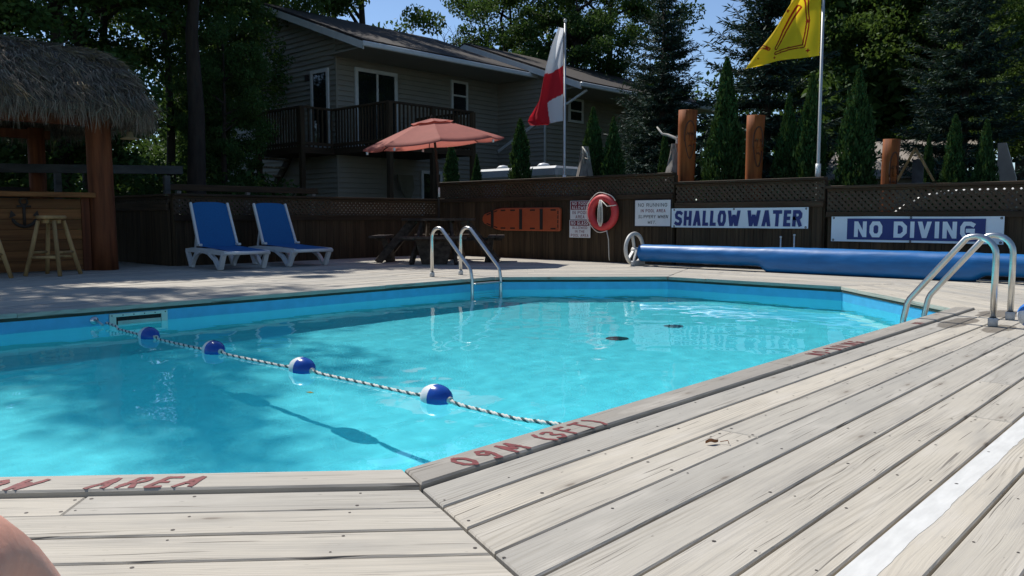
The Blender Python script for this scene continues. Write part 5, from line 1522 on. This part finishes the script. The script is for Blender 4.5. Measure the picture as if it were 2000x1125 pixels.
tr_meshes = [broadleaf(11, 12, 2.9, .28, 125, 340, .068), broadleaf(23, 11, 2.6, .22, 120, 340, .068), broadleaf(37, 13, 3.2, .33, 130, 340, .072), broadleaf(51, 11, 2.6, .30, 74, 300, .066), broadleaf(64, 10.5, 2.0, .60, 60, 320, .066)]
mb = MB(); mb.tube([(0, 0, -.1), (.03, .02, 1)], [.03, .012], 6); CT = mb.mesh('stem')
def tree(kind, x, y, s, rz, label, leaf=M_LEAFD, sz=None, thick=1.0, name='broadleaf_tree', group='leafy trees around the pool'):
    t = thing(name, label, 'tree', (x, y, G0), rz, group)
    tm, cm = tr_meshes[kind]
    a = obj('trunk', tm, M_BARK, t); b_ = obj('crown', cm, None, t)
    if not cm.materials: cm.materials.append(leaf)
    b_.material_slots[0].link = 'OBJECT'; b_.material_slots[0].material = leaf
    t.scale = (s, s, sz or s); a.scale = (thick, thick, 1)
    return t
tree(4, -11.8, 3.5, 1.0, .3, 'tall dark tree with thick trunk between the bar and the house', M_LEAFD, 1.0, .95)
tree(1, -12.7, 1.2, 1.0, 1.9, 'dark leafy tree rising right behind the thatched roof', M_LEAFD, .80)
tree(3, -14.0, 2.2, 1.0, 4.0, 'dark trunked tree just left of the thick trunked tree', M_LEAFD, .74, thick=.8)
tree(3, -15.2, 3.1, .95, 2.6, 'slender tree with sky gaps above the thatch ridge end', thick=.7)
tree(3, -15.4, 4.6, .95, 5.1, 'slender dark tree directly left of the thick trunk', thick=.6)
tree(3, -13.4, -.9, 1.05, .9, 'leafy tree at the upper left corner over the thatch', M_LEAFD, 1.46)
tree(1, -12.6, 4.55, .38, 3.3, 'low leafy tree screening the left end of the house', M_LEAFD, .50)
tree(0, -15.9, 6.2, .60, 1.2, 'bushy tree against the gable wall of the house', M_LEAFD, .62)
tree(2, -17.9, 7.2, .9, 2.2, 'leafy tree behind the left roof edge of the house', M_LEAFL)
tree(0, -21.4, 11.2, 1.15, 3.9, 'sunlit tree above the ridge of the house', M_LEAFL, 1.38)
tree(1, -21.9, 15.4, 1.15, .5, 'tree with loose leaves behind the middle of the roof', M_LEAFL, 1.42)
tree(2, -15.4, 22.5, 1.08, 1.4, 'large dark tree behind the rear house wing', M_LEAFD)
tree(0, -19.2, 20.6, 1.0, 2.9, 'dark tree left of the red and white flag top', M_LEAFD)
tree(1, -15.0, 19.8, .92, 4.4, 'dark leafy tree left of the tallest blue spruce', M_LEAFD)
tree(2, -6.2, 21.5, .80, 5.5, 'dark leafy tree behind the yellow flag', M_LEAFD)
tree(0, -4.0, 20.0, .95, .2, 'tall dark tree right of the yellow flagpole', M_LEAFD)
tree(1, -2.2, 18.8, .95, 3.0, 'leafy green tree at the upper right', M_LEAFL)
tree(2, .1, 17.8, .82, 1.0, 'leafy green tree at the right picture edge', M_LEAFL)
tree(0, .9, 14.6, .62, 2.0, 'lighter green tree overhanging the right spruce', M_LEAFL)
tree(1, -5.0, 26.0, .95, 2.0, 'far dark tree behind the spruces on the right', M_LEAFD)

# bare dead tree above the roof
dt = thing('dead_tree', 'bare dead branches above the roof ridge of the house', 'tree', (-21.5, 18.5, G0))
mb = MB(); rd = random.Random(5)
def twig(p, d, L, r_, lev):
    q = p + d * L; mb.tube([p, p.lerp(q, .5) + V3(rd.gauss(0, .04), rd.gauss(0, .04), rd.gauss(0, .04)) * L, q], [r_, r_ * .8, r_ * .55], 5, caps=False)
    if lev == 0: return
    for _ in range(3 if lev > 1 else 2):
        dd = (d + V3(rd.gauss(0, .45), rd.gauss(0, .45), rd.gauss(.05, .3))).normalized(); twig(p.lerp(q, rd.uniform(.5, 1)), dd, L * rd.uniform(.6, .8), r_ * .55, lev - 1)
twig(V3(-21.5, 18.5, G0), V3(0, 0, 1), 6.2, .16, 0)
for k in range(5): twig(V3(-21.5, 18.5, 4.6 + k * .3), V3(rd.gauss(0, .6), rd.gauss(0, .6), .8).normalized(), 1.7, .06, 4)
mb.build('branches', M_BARK, dt)

sp_a, sp_b = spruce(3, 9.0, 2.0), spruce(8, 8.0, 1.9)
def spr(ms, x, y, s, rz, label):
    t = thing('spruce_tree', label, 'tree', (x, y, G0), rz, 'blue spruces behind the fence')
    obj('trunk', ms[0], M_BARK, t); obj('crown', ms[1], M_NEEDLE, t); t.scale = (s * 1.25, s * 1.25, s)
spr(sp_a, -5.9, 11.8, .74, .4, 'blue spruce right of the red and white flag')
spr(sp_b, -3.3, 11.6, .92, 2.2, 'blue spruce behind the yellow flag tip')
spr(sp_a, .2, 12.4, .72, 4.0, 'broad blue spruce at the right behind the shed')
spr(sp_b, -7.6, 13.6, .62, 5.0, 'smaller blue spruce beside the rear house wing')

ced = [cedar_mesh(k, 2.0, .40, 15000) for k in range(3)]
def cdr(k, x, y, top, w, label):
    t = thing('cedar_shrub', label, 'cedar', (x, y, G0), random.uniform(0, 6), 'columnar cedars behind the fence')
    obj('stem', CT, M_BARK, t); obj('foliage', ced[k % 3], M_CEDAR, t)
    s = (top - G0) / 2.0; t.scale = (w / .40, w / .40, s)
for k, (x, top, w, lb) in enumerate(((-8.62, 2.30, .36, 'small dark cedar under the umbrella rim'), (-7.84, 2.0, .24, 'tiny narrow cedar at the corner of the house wall'), (-6.60, 2.62, .42, 'cone shaped cedar in front of the hot tub'),
        (-4.78, 2.68, .38, 'left one of the twin cedars right of the slim flagpole'), (-4.32, 2.46, .36, 'right one of the twin cedars right of the slim flagpole'), (-3.23, 2.12, .28, 'short narrow cedar left of the driftwood branch'),
        (-2.08, 3.2, .46, 'tall cedar between the two tallest carved posts'), (-1.02, 2.55, .34, 'left one of the cedar pair beside the yellow flagpole'), (-.66, 2.80, .36, 'taller cedar touching the yellow flagpole'),
        (.02, 2.78, .44, 'broad cedar right of the yellow flagpole'), (.86, 1.86, .18, 'thin dark cedar behind the wooden A frame'), (1.32, 2.05, .30, 'cedar right of the wooden A frame'), (1.70, 1.96, .28, 'rightmost small cedar above the NO DIVING banner'))):
    cdr(k, x, 7.72 if k != 10 else 8.2, top, w, lb)

# far wood and undergrowth: one mass each
def mass(name, label, spots, leaf, size):
    C = []; S = []
    for (x, y, z, r_, n) in spots:
        d = RNG.normal(size=(n, 3)); d /= np.linalg.norm(d, axis=1)[:, None]; d *= (RNG.random(n) ** .45)[:, None] * r_; d[:, 2] *= .75
        C.append(d + np.array((x, y, z))); S.append(size * RNG.uniform(.6, 1.3, n))
    o = obj(name, leaves_mesh(name, np.concatenate(C), np.concatenate(S), .55), leaf); stuff(o); tag(o, label, 'trees')
rd = random.Random(9); sp = []
for k in range(190):
    az = R(rd.uniform(-2, 92)); dist = rd.uniform(36, 50)
    hmax = 7.5 if R(20) < az < R(36) else (6.0 if az > R(58) else 9.5)
    sp.append((4.57 - math.sin(az) * dist, -4.5 + math.cos(az) * dist, rd.uniform(.3, hmax), rd.uniform(1.3, 2.4), 420))
for k in range(60):     # right side wood
    az = R(rd.uniform(8, 24)); dist = rd.uniform(24, 34)
    sp.append((4.57 - math.sin(az) * dist, -4.5 + math.cos(az) * dist, rd.uniform(0, 7.5), rd.uniform(1.0, 1.9), 520))
for k in range(170):    # the wood goes on all round the clearing
    az = R(rd.uniform(95, 352)); dist = rd.uniform(17, 27)
    sp.append((4.57 - math.sin(az) * dist, -4.5 + math.cos(az) * dist, rd.uniform(.5, 12.5), rd.uniform(1.8, 3.0), 190))
mass('far_wood', 'dark mass of far woodland behind house and spruces', sp, M_LEAFD, .17)
sp = []
for k in range(70):
    x, y = rd.uniform(-19, -11.0), rd.uniform(-1.5, 7.0)
    if x > -12.0 and y > 2.0: continue
    sp.append((x, y, rd.uniform(-.1, 1.9), rd.uniform(.4, .9), 330))
for k in range(40):
    sp.append((rd.uniform(-24, -18), rd.uniform(-2, 8), rd.uniform(0, 3.6), rd.uniform(.9, 1.5), 420))
mass('undergrowth', 'dark green undergrowth between the trunks behind the bar', sp, M_LEAFD, .075)

# ------------------------------------------------------------------ the photographer, sitting on the deck; only a knee is in view
def person():
    o0 = V3(4.57, -4.5, 0); f = fwv; r = rtv
    W_ = lambda a, b_, z: o0 + r * a + f * b_ + V3(0, 0, z)
    J = {'pelvis': (W_(-.02, -.62, .13), .13), 'spine': (W_(-.02, -.66, .34), .125), 'chest': (W_(-.02, -.62, .50), .13), 'neck': (W_(-.02, -.56, .66), .055), 'head': (W_(-.02, -.52, .78), .085), 'crown': (W_(-.02, -.53, .88), .07),
         'lhip': (W_(-.13, -.56, .13), .10), 'lmid': (W_(-.30, .0, .29), .09), 'lknee': (W_(-.486, .655, .474), .078), 'lshin': (W_(-.47, .80, .27), .062), 'lank': (W_(-.46, .95, .075), .036), 'lball': (W_(-.47, 1.08, .035), .034), 'ltoe': (W_(-.475, 1.16, .026), .022),
         'rhip': (W_(.09, -.56, .13), .10), 'rmid': (W_(.26, -.36, .12), .082), 'rknee': (W_(.44, -.12, .10), .062), 'rshin': (W_(.30, .06, .075), .05), 'rank': (W_(.12, .20, .055), .036), 'rball': (W_(.02, .28, .035), .03), 'rtoe': (W_(-.03, .32, .028), .02),
         'lsh': (W_(-.19, -.62, .58), .062), 'lel': (W_(-.30, -.80, .34), .043), 'lwr': (W_(-.30, -.92, .07), .03), 'lha': (W_(-.31, -1.0, .03), .028),
         'rsh': (W_(.15, -.62, .58), .062), 'rel': (W_(.27, -.80, .34), .043), 'rwr': (W_(.27, -.92, .07), .03), 'rha': (W_(.28, -1.0, .03), .028)}
    E_ = [('pelvis', 'spine'), ('spine', 'chest'), ('chest', 'neck'), ('neck', 'head'), ('head', 'crown'), ('pelvis', 'lhip'), ('lhip', 'lmid'), ('lmid', 'lknee'), ('lknee', 'lshin'), ('lshin', 'lank'), ('lank', 'lball'), ('lball', 'ltoe'),
          ('pelvis', 'rhip'), ('rhip', 'rmid'), ('rmid', 'rknee'), ('rknee', 'rshin'), ('rshin', 'rank'), ('rank', 'rball'), ('rball', 'rtoe'), ('chest', 'lsh'), ('lsh', 'lel'), ('lel', 'lwr'), ('lwr', 'lha'), ('chest', 'rsh'), ('rsh', 'rel'), ('rel', 'rwr'), ('rwr', 'rha')]
    keys = list(J); me = bpy.data.meshes.new('person')
    me.from_pydata([tuple(J[k][0]) for k in keys], [(keys.index(a), keys.index(b_)) for a, b_ in E_], [])
    o = obj('person', me, M_SKIN)
    md = o.modifiers.new('skin', 'SKIN'); md.use_smooth_shade = True
    for i, k in enumerate(keys):
        sv = me.skin_vertices[0].data[i]; sv.radius = (J[k][1], J[k][1]); sv.use_root = (k == 'pelvis')
    sb = o.modifiers.new('sub', 'SUBSURF'); sb.levels = 2; sb.render_levels = 2
    tag(o, 'bare bent knee of a person sitting on the near deck', 'person')
    mb = MB()
    a, b_, c_ = J['lhip'][0], J['lmid'][0], J['rmid'][0]
    mb.tube([a, a.lerp(b_, .6)], [.125, .115], 16, caps=False); mb.tube([J['rhip'][0], J['rhip'][0].lerp(c_, .8)], [.125, .11], 16, caps=False); mb.tube([J['pelvis'][0] + V3(0, 0, -.05), J['pelvis'][0] + V3(0, 0, .14)], [.19, .165], 18)
    mb.build('shorts', M_CLOTH, o)
person()
